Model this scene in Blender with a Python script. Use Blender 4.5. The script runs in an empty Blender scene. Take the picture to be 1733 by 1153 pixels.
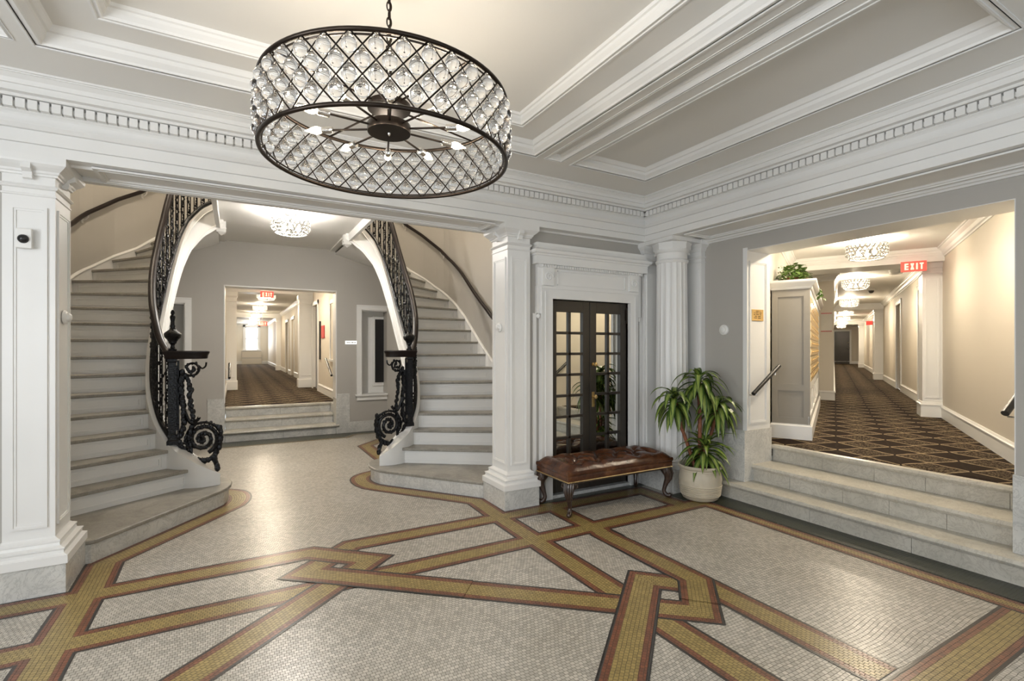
import bpy, bmesh, math, random
from mathutils import Vector, Matrix
PI = math.pi
random.seed(7)
SC = bpy.context.scene
COL = SC.collection

# ------------------------------------------------------------------ helpers
class MB:
    """collects faces and links them as one mesh object"""
    def __init__(self):
        self.v = []; self.f = []; self.uv = {}; self.m = None
    def add(self, vs, fs):
        b = len(self.v)
        if self.m is not None:
            vs = [tuple(self.m @ Vector(p)) for p in vs]
        self.v += [tuple(p) for p in vs]
        self.f += [tuple(i + b for i in f) for f in fs]
        return b
    def box(self, x0, x1, y0, y1, z0, z1):
        self.add([(x0,y0,z0),(x1,y0,z0),(x1,y1,z0),(x0,y1,z0),(x0,y0,z1),(x1,y0,z1),(x1,y1,z1),(x0,y1,z1)],
                 [(0,3,2,1),(4,5,6,7),(0,1,5,4),(1,2,6,5),(2,3,7,6),(3,0,4,7)])
        return self
    def prism(self, poly, z0, z1):
        n = len(poly)
        a = sum(poly[i][0]*poly[(i+1)%n][1]-poly[(i+1)%n][0]*poly[i][1] for i in range(n))
        if a < 0: poly = poly[::-1]
        self.add([(p[0],p[1],z0) for p in poly]+[(p[0],p[1],z1) for p in poly],
                 [tuple(range(n))[::-1], tuple(range(n,2*n))]+[(i,(i+1)%n,n+(i+1)%n,n+i) for i in range(n)])
        return self
    def rect(self, x0, x1, y0, y1, prof, cap0=True, cap1=True):
        """rings round a rectangle; prof = (outset, z)"""
        vs = []; fs = []; n = len(prof)
        for d, z in prof:
            vs += [(x0-d,y0-d,z),(x1+d,y0-d,z),(x1+d,y1+d,z),(x0-d,y1+d,z)]
        for i in range(n-1):
            for j in range(4):
                k = (j+1) % 4
                fs.append((4*i+j, 4*i+k, 4*i+4+k, 4*i+4+j))
        if cap0: fs.append((3,2,1,0))
        if cap1: fs.append((4*n-4,4*n-3,4*n-2,4*n-1))
        self.add(vs, fs); return self
    def lathe(self, prof, c=(0,0), n=24, cap0=True, cap1=True, rfun=None):
        vs = []; fs = []
        for r, z in prof:
            for j in range(n):
                a = 2*PI*j/n
                rr = r if rfun is None else rfun(r, a)
                vs.append((c[0]+rr*math.cos(a), c[1]+rr*math.sin(a), z))
        m = len(prof)
        for i in range(m-1):
            for j in range(n):
                k = (j+1) % n
                fs.append((i*n+j, i*n+k, (i+1)*n+k, (i+1)*n+j))
        if cap0: fs.append(tuple(range(n))[::-1])
        if cap1: fs.append(tuple((m-1)*n+j for j in range(n)))
        self.add(vs, fs); return self
    def tube(self, pts, r, n=8, caps=True, closed=False, flat=1.0):
        pts = [Vector(p) for p in pts]; m = len(pts)
        rs = r if isinstance(r, (list, tuple)) else [r]*m
        vs = []; fs = []
        up = Vector((0,0,1)); u = None
        for i, p in enumerate(pts):
            if closed: t = pts[(i+1) % m]-pts[i-1]
            else: t = pts[min(i+1,m-1)]-pts[max(i-1,0)]
            if t.length < 1e-9: t = Vector((0,0,1))
            t.normalize()
            if u is None:
                u = t.cross(up)
                if u.length < 1e-3: u = t.cross(Vector((0,1,0)))
                u.normalize()
            else:
                u = u - t*u.dot(t)
                if u.length < 1e-6: u = t.orthogonal()
                u.normalize()
            w = t.cross(u)
            for j in range(n):
                a = 2*PI*j/n
                vs.append(p + u*(rs[i]*math.cos(a)) + w*(rs[i]*flat*math.sin(a)))
        for i in range(m if closed else m-1):
            for j in range(n):
                k = (j+1) % n; q = (i+1) % m
                fs.append((i*n+j, i*n+k, q*n+k, q*n+j))
        if caps and not closed:
            fs.append(tuple(range(n))[::-1]); fs.append(tuple((m-1)*n+j for j in range(n)))
        self.add(vs, fs); return self
    def ball(self, c, r, n=8, m=6, sz=1.0):
        prof = [(max(1e-4, r*math.sin(PI*i/m)), c[2]-r*sz*math.cos(PI*i/m)) for i in range(m+1)]
        return self.lathe(prof, (c[0],c[1]), n)
    def sweep(self, path, prof, closed=False, caps=True):
        """profile (offset to the left of the path, z) along a plan polyline, mitred"""
        P = [Vector((p[0],p[1])) for p in path]; m = len(P)
        zo = [p[2] if len(p) > 2 else 0.0 for p in path]
        vs = []; n = len(prof)
        for i in range(m):
            a = P[i]-P[i-1] if (i > 0 or closed) else P[1]-P[0]
            b = P[(i+1)%m]-P[i] if (i < m-1 or closed) else a
            if i == 0 and not closed: a = b
            a = a.normalized(); b = b.normalized()
            na = Vector((-a.y,a.x)); nb = Vector((-b.y,b.x))
            q = (na+nb); l = q.length
            q = q/l if l > 1e-6 else na
            k = 1/max(0.3, q.dot(na))
            for d, z in prof:
                vs.append((P[i].x+q.x*d*k, P[i].y+q.y*d*k, z+zo[i]))
        fs = []
        for i in range(m if closed else m-1):
            k = (i+1) % m
            for j in range(n-1):
                fs.append((i*n+j, k*n+j, k*n+j+1, i*n+j+1))
        if caps and not closed and n > 2:
            fs.append(tuple(range(n))); fs.append(tuple((m-1)*n+j for j in range(n))[::-1])
        self.add(vs, fs); return self
    def mesh(self, name, mats, smooth=False, fix=True, merge=False):
        me = bpy.data.meshes.new(name)
        me.from_pydata(self.v, [], self.f); me.validate()
        for mt in (mats if isinstance(mats, (list, tuple)) else [mats]): me.materials.append(mt)
        if fix or merge:
            bm = bmesh.new(); bm.from_mesh(me)
            if merge: bmesh.ops.remove_doubles(bm, verts=bm.verts, dist=1e-5)
            bmesh.ops.recalc_face_normals(bm, faces=bm.faces)
            bm.to_mesh(me); bm.free()
        if smooth:
            me.polygons.foreach_set('use_smooth', [True]*len(me.polygons))
            try: me.set_sharp_from_angle(angle=math.radians(38))
            except Exception: pass
        me.update(); return me
    def build(self, name, mats, parent=None, smooth=False, bevel=0, **kw):
        o = bpy.data.objects.new(name, self.mesh(name, mats, smooth, **kw))
        COL.objects.link(o)
        if parent is not None: o.parent = parent
        if bevel:
            b = o.modifiers.new('bevel', 'BEVEL'); b.width = bevel; b.segments = 2; b.limit_method = 'ANGLE'; b.angle_limit = math.radians(50)
            b.harden_normals = False
        return o

def tag(o, label, cat, group=None, kind=None):
    if label: o['label'] = label
    if cat: o['category'] = cat
    if group: o['group'] = group
    if kind: o['kind'] = kind
    return o
def thing(name, label, cat, loc=(0,0,0), rz=0, group=None):
    o = bpy.data.objects.new(name, None); COL.objects.link(o)
    o.location = loc; o.rotation_euler = (0,0,rz); o.empty_display_size = .1
    return tag(o, label, cat, group)
def struct(o):
    o['kind'] = 'structure'; return o
def inst(me, name, parent=None, loc=None, rot=None, scale=None):
    o = bpy.data.objects.new(name, me); COL.objects.link(o)
    if parent is not None: o.parent = parent
    if loc is not None: o.location = loc
    if rot is not None: o.rotation_euler = rot
    if scale is not None: o.scale = scale
    return o
def copy_tree(o, parent=None):
    c = o.copy(); COL.objects.link(c); c.parent = parent
    for ch in list(o.children): copy_tree(ch, c)
    return c
def spline(C, n=10, closed=False):
    P = []; m = len(C); d = len(C[0])
    R = range(m if closed else m-1)
    for i in R:
        if closed: p0,p1,p2,p3 = C[i-1],C[i],C[(i+1)%m],C[(i+2)%m]
        else: p0,p1,p2,p3 = C[max(i-1,0)],C[i],C[i+1],C[min(i+2,m-1)]
        for j in range(n):
            t = j/n
            P.append(tuple(.5*((2*p1[k])+(-p0[k]+p2[k])*t+(2*p0[k]-5*p1[k]+4*p2[k]-p3[k])*t*t+(-p0[k]+3*p1[k]-3*p2[k]+p3[k])*t**3) for k in range(d)))
    if not closed: P.append(tuple(C[-1]))
    return P
def lerp(T, x):
    if x <= T[0][0]: return T[0][1]
    for a, b in zip(T, T[1:]):
        if x <= b[0]: return a[1]+(b[1]-a[1])*(x-a[0])/(b[0]-a[0])
    return T[-1][1]

# ------------------------------------------------------------------ materials
def mat(name):
    m = bpy.data.materials.new(name); m.use_nodes = True
    nt = m.node_tree; b = nt.nodes['Principled BSDF']
    return m, nt, b
def N(nt, t, **kw):
    n = nt.nodes.new(t)
    for k, v in kw.items():
        if k in n.inputs: n.inputs[k].default_value = v
        else: setattr(n, k, v)
    return n
def ramp(nt, stops):
    r = nt.nodes.new('ShaderNodeValToRGB'); e = r.color_ramp.elements
    while len(e) < len(stops): e.new(.5)
    for i, (p, c) in enumerate(stops):
        e[i].position = p; e[i].color = (*c, 1)
    return r
def c4(c): return (*c, 1)
def plain(name, col, rough=.5, metal=0, noise=.06, nscale=3, bump=0, bscale=60, coat=0, spec=.5):
    m, nt, b = mat(name)
    tc = N(nt, 'ShaderNodeTexCoord')
    nz = N(nt, 'ShaderNodeTexNoise', Scale=nscale, Detail=4.0)
    nt.links.new(tc.outputs['Object'], nz.inputs['Vector'])
    r = ramp(nt, [(.3, tuple(max(0,c*(1-noise)) for c in col)), (.7, tuple(min(1,c*(1+noise)) for c in col))])
    nt.links.new(nz.outputs['Fac'], r.inputs['Fac']); nt.links.new(r.outputs['Color'], b.inputs['Base Color'])
    b.inputs['Roughness'].default_value = rough; b.inputs['Metallic'].default_value = metal
    b.inputs['Specular IOR Level'].default_value = spec
    if coat: b.inputs['Coat Weight'].default_value = coat; b.inputs['Coat Roughness'].default_value = .1
    if bump:
        n2 = N(nt, 'ShaderNodeTexNoise', Scale=bscale, Detail=3.0); nt.links.new(tc.outputs['Object'], n2.inputs['Vector'])
        bp = N(nt, 'ShaderNodeBump', Strength=bump, Distance=.01); nt.links.new(n2.outputs['Fac'], bp.inputs['Height'])
        nt.links.new(bp.outputs['Normal'], b.inputs['Normal'])
    return m
def emis(name, col, strength):
    m, nt, b = mat(name)
    b.inputs['Base Color'].default_value = c4(col); b.inputs['Emission Color'].default_value = c4(col)
    b.inputs['Emission Strength'].default_value = strength
    return m
def marble(name, c0, c1, vein, rough=.28, scale=2.2, joints=0):
    m, nt, b = mat(name)
    tc = N(nt, 'ShaderNodeTexCoord')
    n1 = N(nt, 'ShaderNodeTexNoise', Scale=scale, Detail=8.0, Roughness=.62, Distortion=1.2)
    n2 = N(nt, 'ShaderNodeTexNoise', Scale=scale*3.1, Detail=8.0, Roughness=.7, Distortion=2.4)
    nt.links.new(tc.outputs['Object'], n1.inputs['Vector']); nt.links.new(tc.outputs['Object'], n2.inputs['Vector'])
    r1 = ramp(nt, [(.3, c0), (.68, c1)]); nt.links.new(n1.outputs['Fac'], r1.inputs['Fac'])
    r2 = ramp(nt, [(.455, (0,0,0)), (.49, (1,1,1)), (.53, (0,0,0))]); nt.links.new(n2.outputs['Fac'], r2.inputs['Fac'])
    mu = N(nt, 'ShaderNodeMath', operation='MULTIPLY'); mu.inputs[1].default_value = .45
    nt.links.new(r2.outputs['Color'], mu.inputs[0])
    mx = N(nt, 'ShaderNodeMix', data_type='RGBA'); mx.inputs[7].default_value = c4(vein)
    nt.links.new(mu.outputs[0], mx.inputs[0]); nt.links.new(r1.outputs['Color'], mx.inputs[6])
    nt.links.new(mx.outputs[2], b.inputs['Base Color'])
    b.inputs['Roughness'].default_value = rough
    return m
def mosaic(name, ca, cb, cm, uv=False, size=.021, rough=.30, wob=.0, var=.5):
    m, nt, b = mat(name)
    tc = N(nt, 'ShaderNodeTexCoord')
    src = tc.outputs['UV'] if uv else tc.outputs['Object']
    if wob:
        nz = N(nt, 'ShaderNodeTexNoise', Scale=1.1, Detail=1.0); nt.links.new(src, nz.inputs['Vector'])
        vm = N(nt, 'ShaderNodeVectorMath', operation='SCALE'); vm.inputs['Scale'].default_value = wob
        nt.links.new(nz.outputs['Color'], vm.inputs[0])
        ad = N(nt, 'ShaderNodeVectorMath', operation='ADD'); nt.links.new(src, ad.inputs[0]); nt.links.new(vm.outputs[0], ad.inputs[1])
        src = ad.outputs[0]
    n3 = N(nt, 'ShaderNodeTexNoise', Scale=22.0, Detail=0.0); nt.links.new(src, n3.inputs['Vector'])
    v3 = N(nt, 'ShaderNodeVectorMath', operation='SCALE'); v3.inputs['Scale'].default_value = .006
    nt.links.new(n3.outputs['Color'], v3.inputs[0])
    a3 = N(nt, 'ShaderNodeVectorMath', operation='ADD'); nt.links.new(src, a3.inputs[0]); nt.links.new(v3.outputs[0], a3.inputs[1])
    br = N(nt, 'ShaderNodeTexBrick'); br.offset = .5; br.squash = 1
    br.inputs['Scale'].default_value = 1.0
    br.inputs['Brick Width'].default_value = size*1.08; br.inputs['Row Height'].default_value = size
    br.inputs['Mortar Size'].default_value = size*.06; br.inputs['Mortar Smooth'].default_value = .3; br.inputs['Bias'].default_value = 0
    br.inputs['Color1'].default_value = c4(ca); br.inputs['Color2'].default_value = c4(cb); br.inputs['Mortar'].default_value = c4(cm)
    nt.links.new(a3.outputs[0], br.inputs['Vector'])
    big = N(nt, 'ShaderNodeTexNoise', Scale=1.7, Detail=5.0, Roughness=.6); nt.links.new(tc.outputs['Object'], big.inputs['Vector'])
    rr = ramp(nt, [(.3, (.80,.78,.74)), (.7, (1,1,1))]); nt.links.new(big.outputs['Fac'], rr.inputs['Fac'])
    mx = N(nt, 'ShaderNodeMix', data_type='RGBA', blend_type='MULTIPLY'); mx.inputs[0].default_value = .8
    nt.links.new(br.outputs['Color'], mx.inputs[6]); nt.links.new(rr.outputs['Color'], mx.inputs[7])
    nt.links.new(mx.outputs[2], b.inputs['Base Color'])
    mr = N(nt, 'ShaderNodeMapRange'); mr.inputs['To Min'].default_value = rough; mr.inputs['To Max'].default_value = .7
    nt.links.new(br.outputs['Fac'], mr.inputs['Value']); nt.links.new(mr.outputs['Result'], b.inputs['Roughness'])
    bp = N(nt, 'ShaderNodeBump', Strength=.35, Distance=.002); bp.invert = True
    nt.links.new(br.outputs['Fac'], bp.inputs['Height']); nt.links.new(bp.outputs['Normal'], b.inputs['Normal'])
    return m

M = {}
M['white'] = plain('white_gloss_paint', (.77,.765,.745), .36, noise=.02, nscale=1.5, bump=.03, bscale=9)
M['ceil'] = plain('ceiling_paint', (.76,.745,.71), .6, noise=.015, nscale=.8)
M['greige'] = plain('greige_wall_paint', (.425,.405,.37), .6, noise=.03, nscale=.7, bump=.02, bscale=30)
M['cream'] = plain('cream_wall_paint', (.70,.655,.57), .6, noise=.02, nscale=.8)
M['tan'] = plain('tan_wall_paint', (.58,.53,.45), .6, noise=.02, nscale=.8)
M['marble'] = marble('white_marble', (.50,.50,.475), (.68,.67,.63), (.27,.27,.26), .25)
M['marblew'] = marble('warm_marble', (.44,.42,.36), (.60,.57,.50), (.26,.23,.19), .3)
M['tread'] = marble('worn_tread_marble', (.22,.205,.175), (.36,.34,.295), (.13,.12,.10), .38, scale=5)
M['iron'] = plain('black_gloss_iron', (.006,.006,.007), .17, noise=.1, nscale=12, bump=.5, bscale=60, spec=.3)
M['rail'] = plain('dark_varnished_wood', (.010,.005,.004), .4, noise=.2, nscale=9, spec=.3)
M['bronze'] = plain('dark_bronze', (.035,.026,.020), .32, metal=.85, noise=.2, nscale=8)
M['brass'] = plain('brass', (.72,.52,.24), .28, metal=1, noise=.08, nscale=10)
M['nickel'] = plain('nickel', (.62,.60,.57), .25, metal=1, noise=.04)
M['doordark'] = plain('dark_brown_door_paint', (.030,.024,.018), .35, noise=.1, nscale=5)
M['black'] = plain('black_plastic', (.012,.012,.013), .3, noise=.05)
M['plastic'] = plain('white_plastic', (.78,.77,.74), .35, noise=.02)
M['soil'] = plain('potting_soil', (.035,.022,.014), .9, noise=.4, nscale=60, bump=.8, bscale=90)
M['bark'] = plain('dracaena_bark', (.24,.09,.045), .7, noise=.3, nscale=25, bump=.5, bscale=60)
M['pot'] = plain('cream_stoneware', (.55,.49,.38), .45, noise=.12, nscale=6, bump=.1, bscale=40)
M['legwood'] = plain('carved_dark_wood', (.045,.026,.018), .3, noise=.35, nscale=22, coat=.4, bump=.5, bscale=70)
M['redsign'] = emis('exit_red', (.85,.075,.055), .42)
M['exitletter'] = emis('exit_letters', (1.0,.60,.42), .62)
M['red'] = plain('red_enamel', (.45,.03,.03), .35)
M['paper'] = plain('notice_paper', (.70,.68,.62), .6)
M['ringmetal'] = plain('satin_ring_metal', (.20,.19,.175), .4, metal=1, noise=.05)
M['taupe'] = plain('taupe_cabinet_paint', (.27,.25,.215), .5, noise=.02)
M['steel'] = plain('brushed_steel', (.30,.31,.33), .35, metal=.9)
M['bulb'] = emis('lit_bulb', (1.0,.80,.52), 16)
M['crystalglow'] = None
def glass(name, col=(1,1,1), rough=0, ior=1.5):
    m, nt, b = mat(name)
    b.inputs['Base Color'].default_value = c4(col); b.inputs['Roughness'].default_value = rough
    b.inputs['IOR'].default_value = ior; b.inputs['Transmission Weight'].default_value = 1
    return m
M['crystal'] = glass('crystal_glass', (.97,.98,1.0), .0, 1.5)
M['pane'] = glass('window_glass', (.97,.98,1.0), .0, 1.02)
m, nt, b = mat('mirror_glass'); b.inputs['Base Color'].default_value = (.66,.66,.62,1); b.inputs['Metallic'].default_value = 1; b.inputs['Roughness'].default_value = .015
M['mirror'] = m
M['mw'] = mosaic('white_mosaic', (.58,.55,.495), (.38,.36,.32), (.10,.09,.075), wob=.16)
M['mo'] = mosaic('ochre_mosaic', (.38,.285,.105), (.26,.195,.07), (.06,.045,.025), uv=True)
M['mt'] = mosaic('terracotta_mosaic', (.235,.085,.045), (.15,.06,.035), (.05,.03,.02), uv=True)
M['mb'] = mosaic('black_mosaic', (.016,.015,.015), (.028,.026,.026), (.09,.08,.07), uv=True)
M['mg'] = mosaic('dark_green_mosaic', (.030,.036,.020), (.018,.022,.014), (.045,.045,.03))

# leather
m, nt, b = mat('brown_leather'); tc = N(nt,'ShaderNodeTexCoord')
nz = N(nt,'ShaderNodeTexNoise',Scale=7.0,Detail=6.0,Roughness=.65); nt.links.new(tc.outputs['Object'], nz.inputs['Vector'])
r = ramp(nt, [(.3,(.030,.0085,.0035)),(.55,(.085,.029,.011)),(.75,(.17,.068,.025))]); nt.links.new(nz.outputs['Fac'], r.inputs['Fac'])
nt.links.new(r.outputs['Color'], b.inputs['Base Color']); b.inputs['Roughness'].default_value = .24
n2 = N(nt,'ShaderNodeTexNoise',Scale=28.0,Detail=5.0,Distortion=1.0); nt.links.new(tc.outputs['Object'], n2.inputs['Vector'])
bp = N(nt,'ShaderNodeBump',Strength=.3,Distance=.01); nt.links.new(n2.outputs['Fac'], bp.inputs['Height']); nt.links.new(bp.outputs['Normal'], b.inputs['Normal'])
M['leather'] = m
# striped leaf (uv.x across the blade, uv.y along it)
m, nt, b = mat('striped_dracaena_leaf'); tc = N(nt,'ShaderNodeTexCoord'); sp = N(nt,'ShaderNodeSeparateXYZ'); nt.links.new(tc.outputs['UV'], sp.inputs[0])
r = ramp(nt, [(.0,(.035,.075,.012)),(.22,(.05,.11,.015)),(.34,(.30,.36,.075)),(.43,(.10,.19,.025)),(.5,(.36,.40,.11))]); 
r.color_ramp.elements.new(.57).color = (.10,.19,.025,1); r.color_ramp.elements.new(.66).color = (.30,.36,.075,1)
r.color_ramp.elements.new(.78).color = (.05,.11,.015,1); r.color_ramp.elements.new(1.0).color = (.035,.075,.012,1)
nt.links.new(sp.outputs[0], r.inputs['Fac']); nt.links.new(r.outputs['Color'], b.inputs['Base Color'])
b.inputs['Roughness'].default_value = .35
M['leaf'] = m
M['leaf2'] = plain('pothos_leaf', (.13,.22,.05), .4, noise=.6, nscale=14)

# carpet: lozenge lattice in local coordinates
def carpet(name):
    m, nt, b = mat(name); tc = N(nt,'ShaderNodeTexCoord')
    nz = N(nt,'ShaderNodeTexNoise',Scale=7.0,Detail=2.0); nt.links.new(tc.outputs['Object'], nz.inputs['Vector'])
    vs = N(nt,'ShaderNodeVectorMath',operation='SCALE'); vs.inputs['Scale'].default_value = .05; nt.links.new(nz.outputs['Color'], vs.inputs[0])
    ad = N(nt,'ShaderNodeVectorMath',operation='ADD'); nt.links.new(tc.outputs['Object'], ad.inputs[0]); nt.links.new(vs.outputs[0], ad.inputs[1])
    sp = N(nt,'ShaderNodeSeparateXYZ'); nt.links.new(ad.outputs[0], sp.inputs[0])
    def mth(op, a, bb=None):
        n = N(nt,'ShaderNodeMath',operation=op)
        for i, q in enumerate((a, bb)):
            if q is None: continue
            if isinstance(q,(int,float)): n.inputs[i].default_value = q
            else: nt.links.new(q, n.inputs[i])
        return n.outputs[0]
    P = .45
    u = mth('MULTIPLY', mth('ADD', sp.outputs[0], sp.outputs[1]), 1/P)
    v = mth('MULTIPLY', mth('SUBTRACT', sp.outputs[0], sp.outputs[1]), 1/P)
    def line(q):
        fr = mth('FRACT', q); d = mth('ABSOLUTE', mth('SUBTRACT', fr, .5))
        return mth('GREATER_THAN', d, .468)
    ln = mth('MAXIMUM', line(u), line(v))
    par = mth('FLOORED_MODULO', mth('ADD', mth('FLOOR', u), mth('FLOOR', v)), 2.0)
    sk = N(nt,'ShaderNodeTexNoise',Scale=75.0,Detail=2.0); nt.links.new(tc.outputs['Object'], sk.inputs['Vector'])
    spk = mth('MULTIPLY', mth('GREATER_THAN', sk.outputs['Fac'], .53), mth('GREATER_THAN', par, .5))
    fac = mth('MAXIMUM', ln, mth('MULTIPLY', spk, .42))
    seam = mth('GREATER_THAN', mth('ABSOLUTE', mth('SUBTRACT', mth('FRACT', mth('MULTIPLY', sp.outputs[1], 1/.45)), .5)), .48)
    mx = N(nt,'ShaderNodeMix',data_type='RGBA'); mx.inputs[6].default_value = (.016,.009,.006,1); mx.inputs[7].default_value = (.27,.21,.13,1)
    nt.links.new(fac, mx.inputs[0])
    m2 = N(nt,'ShaderNodeMix',data_type='RGBA'); m2.inputs[7].default_value = (.02,.012,.008,1)
    nt.links.new(seam, m2.inputs[0]); nt.links.new(mx.outputs[2], m2.inputs[6])
    nt.links.new(m2.outputs[2], b.inputs['Base Color']); b.inputs['Roughness'].default_value = .95; b.inputs['Specular IOR Level'].default_value = .1
    return m
M['carpet'] = carpet('lozenge_carpet')
PW_CH, PW_ST, PW_DAY, EXPO = 6, 44, 82, 0.88
# ------------------------------------------------------------------ camera
cam = bpy.data.cameras.new('camera'); co = bpy.data.objects.new('camera', cam); COL.objects.link(co)
co.location = (0,0,1.5); co.rotation_euler = (PI/2, 0, -math.radians(29.264))
cam.sensor_width = 36; cam.lens = 834.3/1733*36; cam.shift_y = 13.0/1733; cam.clip_start = .05; cam.clip_end = 200
SC.camera = co

XC = .645
YF = 3.98            # face of the beam over the stairs
XF = 3.89            # face of the beam by the right-hand wall
XW = 4.44            # right-hand wall
YD = 4.10            # wall with the mirrored doors
ZB, ZC = 2.66, 3.08  # beam underside, ceiling
XL, YB = -3.15, -2.6 # left and rear ends of the lobby
A27 = math.radians(27.6)
CU = (math.cos(A27), math.sin(A27)); CV = (-math.sin(A27), math.cos(A27))
def st(s, t): return (s*CU[0]+t*CV[0], s*CU[1]+t*CV[1])

# ------------------------------------------------------------------ floor
fl = MB(); fl.add([(XL-.3,YB-.3,0),(XW+.5,YB-.3,0),(XW+.5,9.2,0),(XL-.3,9.2,0)], [(0,1,2,3)])
fl.add([(XL-.3,YB-.3,-.1),(XW+.5,YB-.3,-.1),(XW+.5,9.2,-.1),(XL-.3,9.2,-.1)], [(3,2,1,0)])
floor = struct(fl.build('floor', M['mw']))

def band(paths, level, w=.232, closed=False, ends=True):
    """an inlaid mosaic band: black edges, terracotta lines and an ochre middle"""
    for k, (half, key) in enumerate(((w/2,'mb'),(w/2-.017,'mt'),(w/2-.054,'mo'))):
        z = .0006 + level*.0010 + k*.00028
        me = MB(); uvs = []
        for path in paths:
            P = [Vector(p) for p in path]; m = len(P); acc = 0; L = []; R_ = []; D = []
            for i in range(m):
                a = (P[i]-P[i-1]) if (i > 0 or closed) else (P[1]-P[0])
                b_ = (P[(i+1)%m]-P[i]) if (i < m-1 or closed) else a
                if i == 0 and not closed: a = b_
                a.normalize(); b_.normalize()
                na = Vector((-a.y,a.x)); q = na+Vector((-b_.y,b_.x)); q.normalize(); kk = 1/max(.35,q.dot(na))
                if i: acc += (P[i]-P[i-1]).length
                sh = (k*.015 if k < 2 else .050)*0
                L.append(P[i]+q*half*kk); R_.append(P[i]-q*half*kk); D.append(acc)
            if closed: L.append(L[0]); R_.append(R_[0]); D.append(acc+(P[0]-P[-1]).length); m += 1
            for i in range(m-1):
                # split mitred lengths so that the tile rows stay along the strip
                me.add([(R_[i].x,R_[i].y,z),(R_[i+1].x,R_[i+1].y,z),(L[i+1].x,L[i+1].y,z),(L[i].x,L[i].y,z)], [(0,1,2,3)])
                d = (P[(i+1)%len(P)]-P[i]).normalized(); nn = Vector((-d.y,d.x))
                uvs += [((q_-P[i]).dot(d)+D[i], (q_-P[i]).dot(nn)) for q_ in (R_[i],R_[i+1],L[i+1],L[i])]
        mesh = me.mesh('mosaic_inlay', M[key], fix=False)
        ul = mesh.uv_layers.new(name='UVMap')
        for i, q in enumerate(uvs): ul.data[i].uv = q
        o = bpy.data.objects.new('mosaic_inlay', mesh); COL.objects.link(o); o.parent = floor

# symmetric interlaced pattern about (.62, 2.14)
cx_, cy_ = .62, 2.14
def fx(p): return [(2*cx_-x, y) for x, y in p]
def fy(p): return [(x, 2*cy_-y) for x, y in p]
yV, yU, xD, xE = 3.278, 3.867, 2.04, 2.605
xLe, xRe = -1.365-.0, 3.87
# level 0: through bands
band([[(xLe-1.3,yV),(3.87,yV)]], 0); band([[(xLe-1.3,2*cy_-yV),(3.87,2*cy_-yV)]], 0)
band([[(xD,yU+.0),(xD,2*cy_-yU)]], 0.01); band([fx([(xD,yU),(xD,2*cy_-yU)])], 0.01)
band([[(xE,yU+.12),(xE,3.0)]], 0.02); band([fx([(xE,yU),(xE,3.0)])], 0.02)
band([[(1.70,yU),(3.70,yU)]], 0.03); band([[(xLe-1.3,yU),(-.46,yU)]], 0.03)
band([[(1.70,2*cy_-yU),(3.87,2*cy_-yU)]], 0.03); band([[(xLe-1.3,2*cy_-yU),(-.46,2*cy_-yU)]], 0.03)
# diamond strands:  tip at the right knot (2.31,2.40), tip at the top knot (.22,3.55)
S = [(1.72,yU),(.765,yU),(.405,3.535),(2.305,1.915),(2.59,2.195),(2.59,3.15)]
band([S], 1)
Rr = fx(S)                                   # mirror left-right
Q = fy(S); Q2 = fy(Rr)
band([Rr], 2)
band([Q], 2.9); band([Q2], 2.8)
# weave: short over-pieces so that every strand goes over, then under
def seg(a, b, t0, t1): return [(a[0]+(b[0]-a[0])*t0, a[1]+(b[1]-a[1])*t0), (a[0]+(b[0]-a[0])*t1, a[1]+(b[1]-a[1])*t1)]
o1 = [seg(S[1],S[2],.78,1)[0], S[2], seg(S[2],S[3],0,.45)[1]]
band([o1], 4); band([fx(fy(o1))], 4)
o2 = [seg(S[3],S[4],.30,1)[0], S[4], (S[4][0],2.9)]
band([o2], 4); band([fx(fy(o2))], 4)
# frame bands by the steps, the doors and the stairs
band([[(3.955,3.32),(3.955,.0)]], 0.04, .17); band([[(3.955,.05),(3.955,-2.3)]], .04, .17)
band([[(2.0,3.87),(3.72,3.87),(3.72,3.28),(3.98,3.28)]], 0.05)
for sgn in (1,-1):
    p = [(2.04,3.80),(2.055,4.385),(1.375,5.27),(1.265,5.45),(1.232,5.65),(1.26,5.83),(1.36,5.95),(1.52,6.03),(1.735,6.20),(1.735,7.7),(2.10,8.10)]
    if sgn < 0: p = [(2*XC-.01*3-x, y) for x, y in p]
    band([spline(p[:2],1)[:1]+spline(p[1:9],5)+p[9:]], 0.06)
g = MB()
g.add([(4.04,3.4,.0042),(4.31,3.4,.0042),(4.31,YB,.0042),(4.04,YB,.0042)], [(3,2,1,0)])
g.add([(3.84,3.40,.0040),(4.04,3.40,.0040),(4.04,3.62,.0040),(3.84,3.62,.0040)], [(0,1,2,3)])
g.add([(2.5,3.985,.0040),(3.9,3.985,.0040),(3.9,4.2,.0040),(2.5,4.2,.0040)], [(0,1,2,3)])
g.add([(-.2,8.62,.0022),(1.6,8.62,.0022),(1.78,8.85,.0022),(2.4,8.85,.0022),(2.4,9.1,.0022),(-.9,9.1,.0022),(-.9,8.85,.0022),(-.3,8.85,.0022)], [tuple(range(8))])
o = g.build('green_inlay', M['mg'], floor, fix=False)
band([[(-1.0,8.78),(-.33,8.78),(-.24,8.58),(1.64,8.58),(1.80,8.80),(2.45,8.80)]], .9, .075)

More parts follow.
